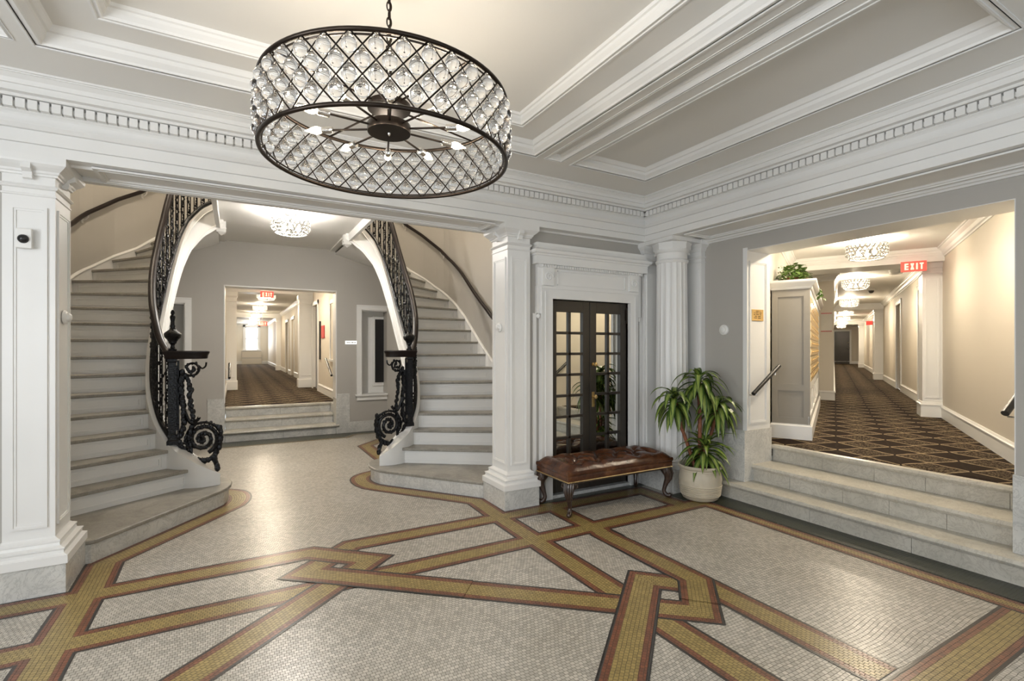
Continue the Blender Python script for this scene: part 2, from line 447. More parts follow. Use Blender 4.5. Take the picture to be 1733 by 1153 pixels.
# ------------------------------------------------------------------ walls with openings
def wall(name, axis, a, b, z0, z1, pos, thick, holes=(), mt=None, parent=None):
    """wall along x ('x', at y=pos) or along y ('y', at x=pos); holes=(u0,u1,z0,z1); grows by thick"""
    w = MB(); us = sorted({a, b, *[h[0] for h in holes], *[h[1] for h in holes]}); zs = sorted({z0, z1, *[h[2] for h in holes], *[h[3] for h in holes]})
    us = [u for u in us if a <= u <= b]; zs = [z for z in zs if z0 <= z <= z1]
    solid = lambda i, j: 0 <= i < len(us)-1 and 0 <= j < len(zs)-1 and not any(h[0]-1e-6 <= us[i] and us[i+1] <= h[1]+1e-6 and h[2]-1e-6 <= zs[j] and zs[j+1] <= h[3]+1e-6 for h in holes)
    def P(u, d, z): return (u, pos+d*thick, z) if axis == 'x' else (pos+d*thick, u, z)
    for i in range(len(us)-1):
        for j in range(len(zs)-1):
            if not solid(i, j): continue
            u0,u1,za,zb = us[i],us[i+1],zs[j],zs[j+1]
            w.add([P(u0,0,za),P(u1,0,za),P(u1,0,zb),P(u0,0,zb)], [(0,1,2,3)]); w.add([P(u0,1,za),P(u1,1,za),P(u1,1,zb),P(u0,1,zb)], [(3,2,1,0)])
            if not solid(i-1,j): w.add([P(u0,0,za),P(u0,1,za),P(u0,1,zb),P(u0,0,zb)], [(0,1,2,3)])
            if not solid(i+1,j): w.add([P(u1,0,za),P(u1,1,za),P(u1,1,zb),P(u1,0,zb)], [(3,2,1,0)])
            if not solid(i,j-1): w.add([P(u0,0,za),P(u1,0,za),P(u1,1,za),P(u0,1,za)], [(3,2,1,0)])
            if not solid(i,j+1): w.add([P(u0,0,zb),P(u1,0,zb),P(u1,1,zb),P(u0,1,zb)], [(0,1,2,3)])
    return struct(w.build(name, mt or M['greige'], parent, merge=True))

wall('wall_doors', 'x', 2.40, XW+.4, 0, 3.3, YD, .33, [(2.735,3.755,0,1.99)])
wall('wall_right', 'y', YB, YD+.33, 0, 3.3, XW, .39, [(1.2,3.17,0,2.48)])
wall('wall_left', 'y', YB, YF+.3, 0, 3.3, XL-.2, .2, [(-1.9,-.3,.9,2.6),(.6,2.2,.9,2.6)])
wall('wall_rear', 'x', XL-.2, XW+.4, 0, 3.3, YB-.2, .2, [(-2.3,-1.1,.9,2.6),(-.35,1.65,0,2.6),(2.4,3.6,.9,2.6)])
wall('wall_stair_side', 'x', XL-.2, -1.16, 0, 3.3, YD, .33)
# rear entrance windows the daylight comes through
for n, (x0,x1,z0,z1) in enumerate(((-2.3,-1.1,.9,2.6),(-.35,1.65,0,2.6),(2.4,3.6,.9,2.6))):
    fr = MB(); d = .05
    for q in ((x0,x0+d,z0,z1),(x1-d,x1,z0,z1),(x0,x1,z1-d,z1),(x0,x1,z0,z0+d),((x0+x1)/2-d/2,(x0+x1)/2+d/2,z0,z1),(x0,x1,(z0+z1)/2-.02,(z0+z1)/2+.02)):
        fr.box(q[0],q[1],YB-.14,YB-.08,q[2],q[3])
    struct(fr.build('window_%d' % (n+1), M['white']))
for n, (y0,y1) in enumerate(((-1.9,-.3),(.6,2.2))):
    fr = MB(); d = .05
    for q in ((y0,y0+d,.9,2.6),(y1-d,y1,.9,2.6),(y0,y1,2.55,2.6),(y0,y1,.9,.95),((y0+y1)/2-d/2,(y0+y1)/2+d/2,.9,2.6)):
        fr.box(XL-.14,XL-.08,q[0],q[1],q[2],q[3])
    struct(fr.build('window_%d' % (n+4), M['white']))

# ------------------------------------------------------------------ ceiling with coffers
ce = MB(); wt = MB(); pn = MB()
xs = [(-2.125,-1.277),(-1.16,-.997),(-.904,2.154),(2.248,2.411),(2.527,3.375)]
ys = [(-2.05,.55),(.895,3.445)]
X_ = sorted({XL, XF+.1, *[a for q in xs for a in q]}); Y_ = sorted({YB, YF+.1, *[a for q in ys for a in q]})
for i in range(len(X_)-1):
    for j in range(len(Y_)-1):
        if any(abs(X_[i]-q[0])<1e-6 for q in xs) and any(abs(Y_[j]-q[0])<1e-6 for q in ys): continue
        ce.add([(X_[i],Y_[j],ZC),(X_[i+1],Y_[j],ZC),(X_[i+1],Y_[j+1],ZC),(X_[i],Y_[j+1],ZC)], [(3,2,1,0)])
ce.add([(XL-.2,YB-.2,3.36),(XW+.4,YB-.2,3.36),(XW+.4,YD+.3,3.36),(XL-.2,YD+.3,3.36)], [(0,1,2,3)])
pa = [(-.02,0),(-.02,-.007),(-.008,-.007),(-.006,.0),(.014,.0),(.016,-.006),(.024,-.006),(.028,.006),(.05,.030),(.054,.052),(.066,.056),(.078,.076),(.085,.085)]
pb = [(-.016,0),(-.016,-.006),(-.004,-.006),(0,.0),(.012,.0),(.014,-.004),(.02,-.004),(.024,.01),(.04,.03),(.044,.045),(.054,.05),(.06,.065)]
def sunk(mb, x0,x1,y0,y1,prof,z): mb.rect(x0,x1,y0,y1,[(-d,z+h) for d, h in prof], cap0=False, cap1=False)
for ji, (y0,y1) in enumerate(ys):
    for i, (x0,x1) in enumerate(xs):
        sc = 1 if i in (0,2,4) else .45
        prof = [(d*sc, h*(1 if sc == 1 else .5)) for d, h in pa]
        sunk(wt, x0,x1,y0,y1,prof,ZC)
        d, h = prof[-1]; z2 = ZC+h; a0,a1,b0,b1 = x0+d,x1-d,y0+d,y1-d
        if i == 2:
            c0,c1,e0,e1 = x0+.30,x1-.28,y0+.262,y1-.262
            for q in ((a0,c0,b0,b1),(c1,a1,b0,b1),(c0,c1,b0,e0),(c0,c1,e1,b1)):
                pn.add([(q[0],q[2],z2),(q[1],q[2],z2),(q[1],q[3],z2),(q[0],q[3],z2)], [(3,2,1,0)])
            sunk(wt, c0,c1,e0,e1,pb,z2); d2,h2 = pb[-1]
            pn.add([(c0+d2,e0+d2,z2+h2),(c1-d2,e0+d2,z2+h2),(c1-d2,e1-d2,z2+h2),(c0+d2,e1-d2,z2+h2)], [(3,2,1,0)])
        else:
            pn.add([(a0,b0,z2),(a1,b0,z2),(a1,b1,z2),(a0,b1,z2)], [(3,2,1,0)])
ceil = struct(ce.build('ceiling', M['ceil'], fix=False))
pn.build('coffer_panel', M['ceil'], ceil, fix=False); wt.build('coffer_moulding', M['white'], ceil, fix=False)

# ------------------------------------------------------------------ entablature (beam, dentils, cornice)
EP = [(-.30,2.66),(0,2.66),(0,2.718),(-.006,2.719),(-.006,2.724),(.010,2.726),(.010,2.796),(.004,2.797),(.004,2.803),(.020,2.806),(.034,2.824),(.038,2.828),(.038,2.838),(.012,2.840),(.012,2.882),(.020,2.892),(.034,2.902),(.034,2.962),
      (.080,2.964),(.085,2.972),(.085,2.980),(.126,2.982),(.130,2.978),(.130,3.014),(.142,3.016),(.142,3.022),(.150,3.040),(.172,3.060),(.180,3.062),(.180,3.067),(.190,3.069),(.190,3.085),(-.30,3.085)]
en = MB()
# walk round the room counter-clockwise so that "left of the path" is into the room
room = [(XF,YB),(XF,YF),(XL,YF)]
en.sweep(room, EP)
trim = struct(en.build('trim_1', M['white']))
de = MB(); w_, g_ = .042, .011
n_ = int((XF-XL)/(w_+g_))
for i in range(n_):
    x = XF-.09-i*(w_+g_)
    if x-w_ < XL: break
    de.box(x-w_, x, YF-.074, YF-.030, 2.906, 2.958)
n_ = int((YF-YB)/(w_+g_))
for i in range(n_):
    y = YF-.09-i*(w_+g_)
    de.box(XF-.074, XF-.030, y-w_, y, 2.906, 2.958)
de.box(XF-.055, XF-.03, YB, YF, 2.918, 2.946); de.box(XL, XF, YF-.055, YF-.03, 2.918, 2.946)
de.build('dentils', M['white'], trim)
# the beams behind those faces
bm_ = MB()
bm_.box(XL, XF+.02, YF+.02, 4.42, 2.67, 3.30)
bm_.box(XF+.02, XW+.02, YB, YD+.02, 2.67, 3.30)
bm_.build('beam_core', M['white'], trim)
def soffit(mb, x0,x1,y0,y1,z):
    pr = [(0,z),(0,z-.012),(-.02,-.012+z),(-.024,z-.004),(-.04,z-.002),(-.044,z+.012-.006),(-.05,z+.01)]
    mb.rect(x0,x1,y0,y1,[(d,h) for d,h in pr], cap0=False, cap1=True)
sf = MB(); soffit(sf, -.80, 2.09, YF+.06, 4.36, 2.656); sf.box(-1.0,2.3,4.36,4.42,2.64,2.67)
soffit(sf, XF+.06, XW-.10, .0, 3.50, 2.656); soffit(sf, XF+.06, XW-.10, YB+.1, -.1, 2.656)
sf.sweep([(XW,YB),(XW,YD)], [(0,2.62),(.02,2.62),(.03,2.632),(.05,2.636),(.06,2.65),(.085,2.654),(.085,2.67),(0,2.67)])
sf.sweep([(XW,YD),(XL,YD)], [(0,2.645),(.014,2.645),(.02,2.655),(.03,2.67),(0,2.67)])
sf.build('soffit_panel', M['white'], trim)

# ------------------------------------------------------------------ pillars
CAP = [(0,2.415),(0,2.425),(.006,2.43),(.006,2.437),(0,2.441),(0,2.470),(.010,2.474),(.017,2.484),(.010,2.494),(.0,2.498),(0,2.548),(.012,2.552),(.014,2.562),(.022,2.568),(.026,2.58),(.050,2.60),(.064,2.615),(.066,2.628),(.066,2.662)]
BASE = [(.075,.182),(.075,.232),(.062,.238),(.052,.244),(.052,.262),(.058,.268),(.058,.275),(.03,.285),(.026,.302),(.030,.308),(.030,.318),(.008,.330),(.0,.338)]
def face_panel(mb, axis, pos, sgn, u0, u1, z0, z1):
    """raised picture-frame moulding on a face"""
    def bx(a0,a1,c0,c1,d):
        if axis == 'y': mb.box(a0,a1,min(pos,pos+sgn*d),max(pos,pos+sgn*d),c0,c1)
        else: mb.box(min(pos,pos+sgn*d),max(pos,pos+sgn*d),a0,a1,c0,c1)
    for w, d, i in ((.016,.010,0),(.012,.005,.016)):
        a0,a1,c0,c1 = u0+i,u1-i,z0+i,z1-i
        bx(a0,a0+w,c0,c1,d); bx(a1-w,a1,c0,c1,d); bx(a0+w,a1-w,c0,c0+w,d); bx(a0+w,a1-w,c1-w,c1,d)
def console(mb, axis, pos, sgn, u, z):
    """small scrolled bracket on a capital"""
    pr = [(.0,z+.07),(.062,z+.07),(.066,z+.035),(.05,z+.026),(.034,z+.018),(.036,z+.0),(.03,z-.016),(.016,z-.022),(.0,z-.016)]
    w = .022
    vs = []; fs = []
    for s_ in (-1,1):
        for d, h in pr: vs.append((u+s_*w, pos+sgn*d, h) if axis == 'y' else (pos+sgn*d, u+s_*w, h))
    n = len(pr)
    fs = [tuple(range(n)), tuple(range(n,2*n))[::-1]]+[(i,(i+1)%n,n+(i+1)%n,n+i) for i in range(n)]
    mb.add(vs, fs)
def pillar(label, x0, x1, y0=4.045, y1=4.36):
    t = thing('pillar', label, 'pillar', ((x0+x1)/2,(y0+y1)/2,0))
    cx, cy = (x0+x1)/2, (y0+y1)/2
    T = Matrix.Translation((-cx,-cy,0))
    def nb(): q = MB(); q.m = T; return q
    q = nb(); q.box(x0-.065,x1+.065,y0-.065,y1+.075,0,.182); q.build('plinth', M['marble'], t, bevel=.003)
    q = nb(); q.rect(x0,x1,y0,y1,BASE); q.build('base', M['white'], t)
    q = nb(); q.rect(x0,x1,y0,y1,[(0,.338),(0,2.415)])
    face_panel(q,'y',y0,-1,x0+.035,x1-.035,.40,2.36)
    for xx, sg in ((x0,-1),(x1,1)): face_panel(q,'x',xx,sg,y0+.035,y1-.035,.40,2.36)
    q.build('shaft', M['white'], t)
    q = nb(); q.rect(x0,x1,y0,y1,CAP)
    console(q,'y',y0,-1,cx,2.545); console(q,'x',x0,-1,cy,2.545); console(q,'x',x1,1,cy,2.545)
    q.build('capital', M['white'], t)
    return t
pillar('white panelled square pillar between the right staircase and the dark mirrored doors', 2.22, 2.465)
pillar('white panelled square pillar at the far left, left of the left staircase', -1.215, -.975)

# fluted column and the two pilasters in the corner
t = thing('fluted_column', 'round white fluted column in the corner behind the potted plant', 'column', (4.13,3.82,0))
def nb(): q = MB(); q.m = Matrix.Translation((-4.13,-3.82,0)); return q
q = nb(); q.box(3.905,4.36,3.60,4.04,0,.23); q.build('plinth', M['marble'], t, bevel=.003)
q = nb(); q.lathe([(.205,.23),(.208,.245),(.21,.27),(.20,.285),(.185,.29),(.185,.30),(.192,.31),(.185,.325),(.172,.335)], (4.13,3.82), 40); q.build('base', M['white'], t, smooth=True)
def flute(r, a): return r*(1-.055*(abs(math.sin(a*9))**.6))
q = nb(); q.lathe([(.168,.335),(.168,.9),(.165,1.5),(.158,2.41)], (4.13,3.82), 180, rfun=flute); q.build('shaft', M['white'], t, smooth=True)
q = nb(); q.lathe([(.16,2.41),(.168,2.42),(.174,2.432),(.168,2.444),(.160,2.45),(.160,2.515),(.170,2.522),(.180,2.54),(.182,2.55)], (4.13,3.82), 40)
q.lathe([(.195,2.55),(.197,2.60),(.205,2.612),(.205,2.622)], (4.13,3.82), 8); q.box(3.905,4.36,3.60,4.04,2.622,2.662)
q.build('capital', M['white'], t, smooth=True)
def pilaster(label, x0,x1,y0,y1, zb=0, faces=()):
    t = thing('pilaster', label, 'pilaster', (x0,y0,0)); T = Matrix.Translation((-x0,-y0,0))
    q = MB(); q.m = T; q.box(x0-.04,x1,y0-.04,y1,zb,.23); q.build('plinth', M['marble'], t)
    q = MB(); q.m = T; q.rect(x0,x1,y0,y1,[(d*.6,z+.05) for d,z in BASE]); q.build('base', M['white'], t)
    q = MB(); q.m = T; q.rect(x0,x1,y0,y1,[(0,.38),(0,2.415)])
    for f in faces: face_panel(q,*f)
    q.build('shaft', M['white'], t)
    q = MB(); q.m = T; q.rect(x0,x1,y0,y1,[(d*.8,z) for d,z in CAP])
    if faces: console(q, faces[0][0], faces[0][1], faces[0][2], (faces[0][3]+faces[0][4])/2, 2.545)
    q.build('capital', M['white'], t)
pilaster('narrow white pilaster between the dark doors and the fluted column', 3.955, 4.30, 4.055, YD+.0, 0, [('y',4.055,-1,3.985,4.27,.45,2.36)])
pilaster('narrow white pilaster right of the fluted column on the greige wall', XW-.06, XW, 3.64, 3.99, 0, [('x',XW-.06,-1,3.67,3.96,.45,2.36)])

# ------------------------------------------------------------------ marble steps up to the right-hand corridor
HS = .165
def nosed(mb, a, b, y0, y1, z, axis='x', th=.045, lip=.030):
    """tread slab with a rounded front edge at a, running back to b"""
    pr = [(lip*.35, z-th),(0, z-th+.012),(0-.004, z-th/2),(0, z-.010),(.010, z)]
    if axis == 'x':
        vs = []
        for y in (y0,y1): vs += [(a+d,y,h) for d,h in pr]+[(b,y,z),(b,y,z-th)]
    else:
        vs = []
        for x in (y0,y1): vs += [(x,a+d,h) for d,h in pr]+[(x,b,z),(x,b,z-th)]
    n = len(pr)+2
    mb.add(vs, [tuple(range(n)), tuple(range(n,2*n))[::-1]]+[(i,(i+1)%n,n+(i+1)%n,n+i) for i in range(n)])
t = thing('marble_steps', 'three wide marble steps rising from the lobby floor to the right-hand corridor', 'steps', (4.3,2.2,0))
T = Matrix.Translation((-4.3,-2.2,0))
for k, (xn, xb, y0, y1) in enumerate(((4.27,4.56,-1.2,3.56),(4.53,4.91,1.20,3.17),(4.87,5.02,1.0,3.17))):
    z = HS*(k+1)
    q = MB(); q.m = T; nosed(q, xn, xb+.03, y0, y1, z); q.build('step_tread', M['marblew'], t, smooth=True)
    q = MB(); q.m = T; n = 5; xr = xn+.03
    cuts = [y0]+sorted(y0+(y1-y0)*(i+random.uniform(-.2,.2))/n for i in range(1,n))+[y1]
    for a, b in zip(cuts, cuts[1:]): q.box(xr, xb+.05, a+.0015, b-.0015, z-HS+(.0 if k==0 else .001), z-.045)
    q.build('riser', M['marblew'], t)
# marble plinths of the opening, standing on the first step
q = MB(); q.box(4.44-.02,4.86,3.15,3.40,HS,.678); pl = struct(q.build('trim_2', M['marble'], bevel=.003))
q = MB(); q.box(XW-.012,XW,3.35,3.60,.165,.678); q.build('dado', M['marble'], pl)
q = MB(); q.box(4.42,4.86,.75,1.21,HS,.675); pr_ = struct(q.build('trim_3', M['marble'], bevel=.003))
# white panelled lining of the opening
q = MB(); q.box(4.435,4.835,3.155,3.172,.678,2.48); q.box(4.441,4.84,1.2,1.206,.675,2.479); q.box(4.441,4.84,1.206,3.17,2.474,2.4795)
face_panel(q,'y',3.155,-1,4.50,4.78,.74,2.38)
q.box(4.428,4.44,3.13,3.175,.678,2.5)
struct(q.build('trim_4', M['white']))
# ------------------------------------------------------------------ twin staircases
Z1, RH = .161, .1795
def zk(k): return Z1+(k-1)*RH
INC = [(1.18,5.79),(1.29,5.93),(1.37,6.13),(1.415,6.38),(1.43,6.65),(1.405,6.9),(1.34,7.13),(1.23,7.35),(1.08,7.53),(.93,7.64),(.80,7.68)]
INP = spline(INC, 10)
INS = [0]
for a, b in zip(INP, INP[1:]): INS.append(INS[-1]+math.hypot(a[0]-b[0],a[1]-b[1]))
BASEZ = [(0,.60),(.2,.80),(.4,1.02),(.65,1.28),(.9,1.55),(1.02,1.70),(1.15,1.9),(1.27,2.12),(1.43,2.48),(1.6,2.86),(1.75,3.12),(1.95,3.34),(2.2,3.52)]
def inpt(s):
    for i in range(len(INS)-1):
        if s <= INS[i+1]:
            t = (s-INS[i])/(INS[i+1]-INS[i]); a, b = INP[i], INP[i+1]
            return (a[0]+(b[0]-a[0])*t, a[1]+(b[1]-a[1])*t)
    return INP[-1]
def innorm(s):
    a, b = inpt(max(0,s-.03)), inpt(min(INS[-1],s+.03)); d = Vector((b[0]-a[0],b[1]-a[1])).normalized()
    return Vector((-d.y, d.x))       # to the left of the way up = towards the hall
INVB = [(z,s) for s,z in BASEZ]
def s_of(k): return lerp(INVB, zk(k)+.10)
IN = {2:(.97,5.70),3:(1.19,5.79),4:(1.29,5.92),5:(1.365,6.09)}
for k in range(6,20): IN[k] = inpt(s_of(k))
OUT = {2:(2.5,4.62),3:(2.5,4.95),4:(2.5,5.27),5:(2.5,5.55),6:(2.5,5.84),7:(2.5,6.11),8:(2.5,6.38),9:(2.5,6.64),10:(2.5,6.88),11:(2.5,7.12),12:(2.5,7.42),13:(2.49,7.77),
       14:(2.385,8.08),15:(2.25,8.33),16:(2.08,8.62),17:(1.93,8.83),18:(1.5,9.045),19:(.87,9.045)}
OC = [(2.5,4.43),(2.5,7.5),(2.49,7.77),(2.46,7.93),(2.385,8.10),(2.25,8.36),(2.08,8.62),(1.93,8.83),(1.785,9.05)]

HANDZ = .86
IN0, OUT0, OC0 = dict(IN), dict(OUT), list(OC)
def left_adj(p): return (p[0]-lerp([(6.2,0),(6.9,.04),(7.4,.08),(8.0,.14),(8.6,.22),(9.0,.22)], p[1]), p[1])
def left_out(k, p): return p if k >= 19 else left_adj(p)
for side in (1,-1):
    OUT = dict(OUT0) if side > 0 else {k: left_out(k,p) for k,p in OUT0.items()}
    OC = list(OC0) if side > 0 else [OC0[0],(2.5,6.2),left_adj((2.5,6.9))]+[left_adj(p) for p in OC0[1:]]
    nm = 'right' if side > 0 else 'left'
    def W(p, z=None):
        return (XC+side*p[0], p[1]) if z is None else (XC+side*p[0], p[1], z)
    flip = side < 0
    stair = thing('staircase', 'curved %s-hand staircase with white risers and grey treads behind the %s pillar' % (nm, 'middle' if side > 0 else 'far left'), 'staircase', (XC+side*1.9, 5.6, 0))
    T = Matrix.Translation((-(XC+side*1.9), -5.6, 0))
    def nb(): q = MB(); q.m = T; return q
    # bottom marble step with its rounded end
    r1 = [(1.525,4.43),(.80,5.385),(.745,5.47),(.712,5.58),(.706,5.71),(.73,5.83),(.79,5.93),(.88,5.99),(1.0,6.02),(1.2,6.10),(2.5,6.10),(2.5,4.43)]
    q = nb(); q.prism([W(p) for p in r1], 0, Z1-.03); q.build('base_step', M['marble'], stair)
    def grow(poly, d):
        out = []; n = len(poly)
        for i in range(n):
            a = Vector(poly[i])-Vector(poly[i-1]); b = Vector(poly[(i+1)%n])-Vector(poly[i]); a.normalize(); b.normalize()
            nn = Vector((a.y,-a.x))+Vector((b.y,-b.x))
            if nn.length < 1e-6: nn = Vector((a.y,-a.x))
            nn.normalize(); out.append((poly[i][0]-nn.x*d, poly[i][1]-nn.y*d))
        return out
    top = grow(r1, .028); top[-1] = (2.5,4.43); top[-2] = (2.5,6.1); top[0] = (1.50,4.43)
    q = nb(); q.prism([W(p) for p in top], Z1-.03, Z1); q.build('step_tread', M['tread'], stair, bevel=.008)
    # risers and treads
    for k in range(2,19):
        I, O = Vector(IN[k]), Vector(OUT[k]); I2, O2 = Vector(IN[k+1]), Vector(OUT[k+1])
        d = (O-I).normalized(); nf = Vector((d.y,-d.x))          # to the front (down the flight)
        if nf.y > 0 and k < 14: nf = -nf
        z0, z1 = zk(k-1), zk(k)
        if k == 2: I = Vector((.99,5.70))
        # tread with nosing
        lip = .028; poly = [I+nf*lip, O+nf*lip, O, O2+(I2-O2).normalized()*0, I2, I]
        if k == 2:
            poly = [Vector((.93,5.735))+nf*.0, Vector((.97,5.70))+nf*lip, O+nf*lip, O, O2, I2, Vector((1.0,5.78))]
        # overlap a little under the next riser
        q = nb(); q.prism([W(p) for p in poly], z1-.032, z1); q.build('step_tread', M['tread'], stair, bevel=.007)
        L = (O-I).length
        def on(u, h, e): p = I+d*u+nf*e; return W((p.x,p.y), z0+h)
        q = nb(); hh = z1-.032-z0; th = .02
        q.prism([W(p) for p in (I, O, O-nf*th, I-nf*th)], z0, z1-.032)
        # sunk panel frame on the riser
        e = .006
        for (a,b,c_,f_) in ((.0,L,.0,.022),(.0,L,hh-.022,hh),(.0,.09,.022,hh-.022),(L-.09,L,.022,hh-.022)):
            if b-a < .01: continue
            v = [on(a,c_,0),on(b,c_,0),on(b,f_,0),on(a,f_,0),on(a,c_,e),on(b,c_,e),on(b,f_,e),on(a,f_,e)]
            q.add(v, [(4,5,6,7),(0,1,5,4),(1,2,6,5),(2,3,7,6),(3,0,4,7)])
        e2 = .009; w2 = .014
        for (a,b,c_,f_) in ((.10,L-.10,.032,.032+w2),(.10,L-.10,hh-.032-w2,hh-.032),(.10,.10+w2,.032+w2,hh-.032-w2),(L-.10-w2,L-.10,.032+w2,hh-.032-w2)):
            if b-a < .01: continue
            v = [on(a,c_,0),on(b,c_,0),on(b,f_,0),on(a,f_,0),on(a,c_,e2),on(b,c_,e2),on(b,f_,e2),on(a,f_,e2)]
            q.add(v, [(4,5,6,7),(0,1,5,4),(1,2,6,5),(2,3,7,6),(3,0,4,7)])
        q.build('riser', M['white'], stair)
    # inner stringer: white band that carries the ironwork, from the curb end to the pendant
    ns = 48; SS = [INS[-1]*i/ns for i in range(ns+1)]
    q = nb(); vs = []; th = .12
    path = []
    curb = [(.805,5.70),(.85,5.685),(.92,5.67),(1.0,5.69),(1.09,5.73)]
    curbz = [.27,.30,.36,.43,.50]
    for p, z in zip(curb, curbz):
        path.append((Vector(p), z, Z1, None))
    for s in SS:
        z = lerp(BASEZ, s)-.03; path.append((Vector(inpt(s)), z, max(Z1, z-.36) if s > .5 else Z1, s))
    m_ = len(path)
    for i, (p, zt, zb, s) in enumerate(path):
        a = path[max(0,i-1)][0]; b = path[min(m_-1,i+1)][0]; d = (b-a).normalized(); n_ = Vector((-d.y,d.x))
        hw = .085 if s is None else .055
        for pp in (p+n_*hw, p-n_*hw):
            vs.append(W((pp.x,pp.y), zb)); vs.append(W((pp.x,pp.y), zt))
    fs = []
    for i in range(m_-1):
        a = 4*i; b = a+4
        fs += [(a,a+1,b+1,b),(a+2,b+2,b+3,a+3),(a+1,a+3,b+3,b+1),(a,b,b+2,a+2)]
    fs += [(0,2,3,1),(4*m_-4,4*m_-3,4*m_-1,4*m_-2)]
    q.add(vs, fs); q.build('stringer', M['white'], stair, smooth=True)
    # thin bead along the face of the stringer
    q = nb()
    for dz, rr in ((-.075,.008),(-.31,.010)):
        pts = []
        for s in SS:
            if s < .55: continue
            p = Vector(inpt(s)); n_ = innorm(s); p = p+n_*.057; z = lerp(BASEZ, s)-.03+dz
            if z > Z1+.02: pts.append(W((p.x,p.y), z))
        q.tube(pts, rr, 6)
    q.build('stringer_bead', M['white'], stair, smooth=True)
    # plastered underside
    q = nb(); vs = []; fs = []; cols = 6; rows = []
    for k in range(5,20):
        s = max(0, s_of(k) if k > 5 else .36); I = Vector(IN[k]); O = Vector(OUT[k]); zi = max(.0, lerp(BASEZ, s)-.37); zo = max(0, zk(k)-.24)
        if k >= 18: zi = min(zi, 3.16); zo = min(zo, 3.165)
        rows.append([W(tuple(I.lerp(O, c_/cols)), zi+(zo-zi)*c_/cols) for c_ in range(cols+1)])
    for i, r_ in enumerate(rows): vs += r_
    for i in range(len(rows)-1):
        for j in range(cols): a = i*(cols+1)+j; fs.append((a,a+1,a+cols+2,a+cols+1))
    q.add(vs, fs); q.build('underside', M['white'], stair, smooth=True)
    # skirting board that climbs the outer wall
    kk = list(range(2,20)); TZ = []
    acc = 0; o_s = []
    OS = [0]
    for a, b in zip(OC, OC[1:]): OS.append(OS[-1]+math.hypot(b[0]-a[0],b[1]-a[1]))
    def oc(s):
        for i in range(len(OS)-1):
            if s <= OS[i+1]: t = (s-OS[i])/(OS[i+1]-OS[i]); return Vector(OC[i]).lerp(Vector(OC[i+1]), t)
        return Vector(OC[-1])
    def os_of(p):
        best = None
        for i in range(400):
            s = OS[-1]*i/399; dd = (oc(s)-Vector(p)).length
            if best is None or dd < best[0]: best = (dd, s)
        return best[1]
    ZO = [(os_of(OUT[k]), zk(k)) for k in range(2,18)]+[(OS[-1], zk(18)-.02)]
    vs = []; n2 = 44; pts = []
    s0 = ZO[0][0]
    for i in range(n2+1):
        s = s0-.1+(OS[-1]-s0+.1)*i/n2; p = oc(s); a = oc(max(0,s-.05)); b = oc(min(OS[-1],s+.05)); d = (b-a).normalized(); n_ = Vector((-d.y,d.x))
        pts.append((p, n_, lerp(ZO, s)))
    q = nb(); prof = [(.0,-.20),(.018,-.20),(.018,.075),(.028,.080),(.030,.092),(.024,.100),(.012,.112),(.0,.112)]
    npf = len(prof); vs = []; fs = []
    for p, n_, z in pts:
        for dd, h in prof: pp = p+n_*dd; vs.append(W((pp.x,pp.y), max(0.0,z-.045+h)))
    for i in range(len(pts)-1):
        for j in range(npf-1): fs.append((i*npf+j,i*npf+j+1,(i+1)*npf+j+1,(i+1)*npf+j))
    q.add(vs, fs); q.build('skirting', M['white'], stair)
    q = nb(); xa, xb = sorted((XC+side*.79, XC+side*.885)); q.box(xa,xb,7.66,9.05,3.192,3.3); q.build('landing_edge', M['ceil'], stair)
    # pendant where the stringer meets the landing
    px_, py_ = .815, 7.69
    q = nb(); x_, y_ = W((px_,py_))
    q.box(x_-.055,x_+.055,y_-.055,y_+.055,3.055,3.20)
    q.rect(x_-.062,x_+.062,y_-.062,y_+.062,[(0,3.095),(0,3.11)])
    q.add([(x_-.05,y_-.05,3.055),(x_+.05,y_-.05,3.055),(x_+.05,y_+.05,3.055),(x_-.05,y_+.05,3.055),(x_,y_,3.015)], [(0,1,4),(1,2,4),(2,3,4),(3,0,4),(3,2,1,0)])
    q.build('pendant', M['white'], stair)

    # ---- wrought iron balustrade
    rail = thing('iron_balustrade', 'black wrought iron balustrade with scrolled end panel and dark handrail on the %s staircase' % nm, 'railing', (XC+side*1.18, 5.79, 0))
    T = Matrix.Translation((-(XC+side*1.18), -5.79, 0))
    smax = INS[-1]-.03
    q = nb(); pts = []
    RZ = [(0,1.44),(.08,1.47),(.2,1.60),(.3,1.74),(.4,1.87)]
    def rz(s): return lerp(RZ, s) if s < .4 else lerp(BASEZ, s)+.85
    for i in range(61):
        s = smax*i/60; p = inpt(s); pts.append(W(p, rz(s)))
    q.tube(pts, .036, 12, flat=.75); q.build('handrail', M['rail'], rail, smooth=True)
    q = nb(); q.tube([W(inpt(smax*i/60), rz(smax*i/60)-.034) for i in range(61)], .013, 6); q.build('rail_flat', M['iron'], rail, smooth=True)
    q = nb(); q.tube([W(inpt(smax*i/60), lerp(BASEZ, smax*i/60)) for i in range(61)], [.024]*61, 8); q.build('base_rail', M['iron'], rail, smooth=True)
    # newel
    nx, ny = W((1.18,5.79))
    q = nb(); q.rect(nx-.03,nx+.03,ny-.03,ny+.03,[(.016,.565),(.016,.60),(.006,.615),(.006,.66),(0,.67),(0,1.36),(.008,1.37),(.008,1.40)]); 
    for dx, dy in ((1,0),(-1,0),(0,1),(0,-1)):
        q.box(nx+dx*.031-.006-abs(dy)*.010, nx+dx*.031+.006+abs(dy)*.010, ny+dy*.031-.006-abs(dx)*.010, ny+dy*.031+.006+abs(dx)*.010, .70, 1.33)
    newel = q.build('newel_post', M['iron'], rail)
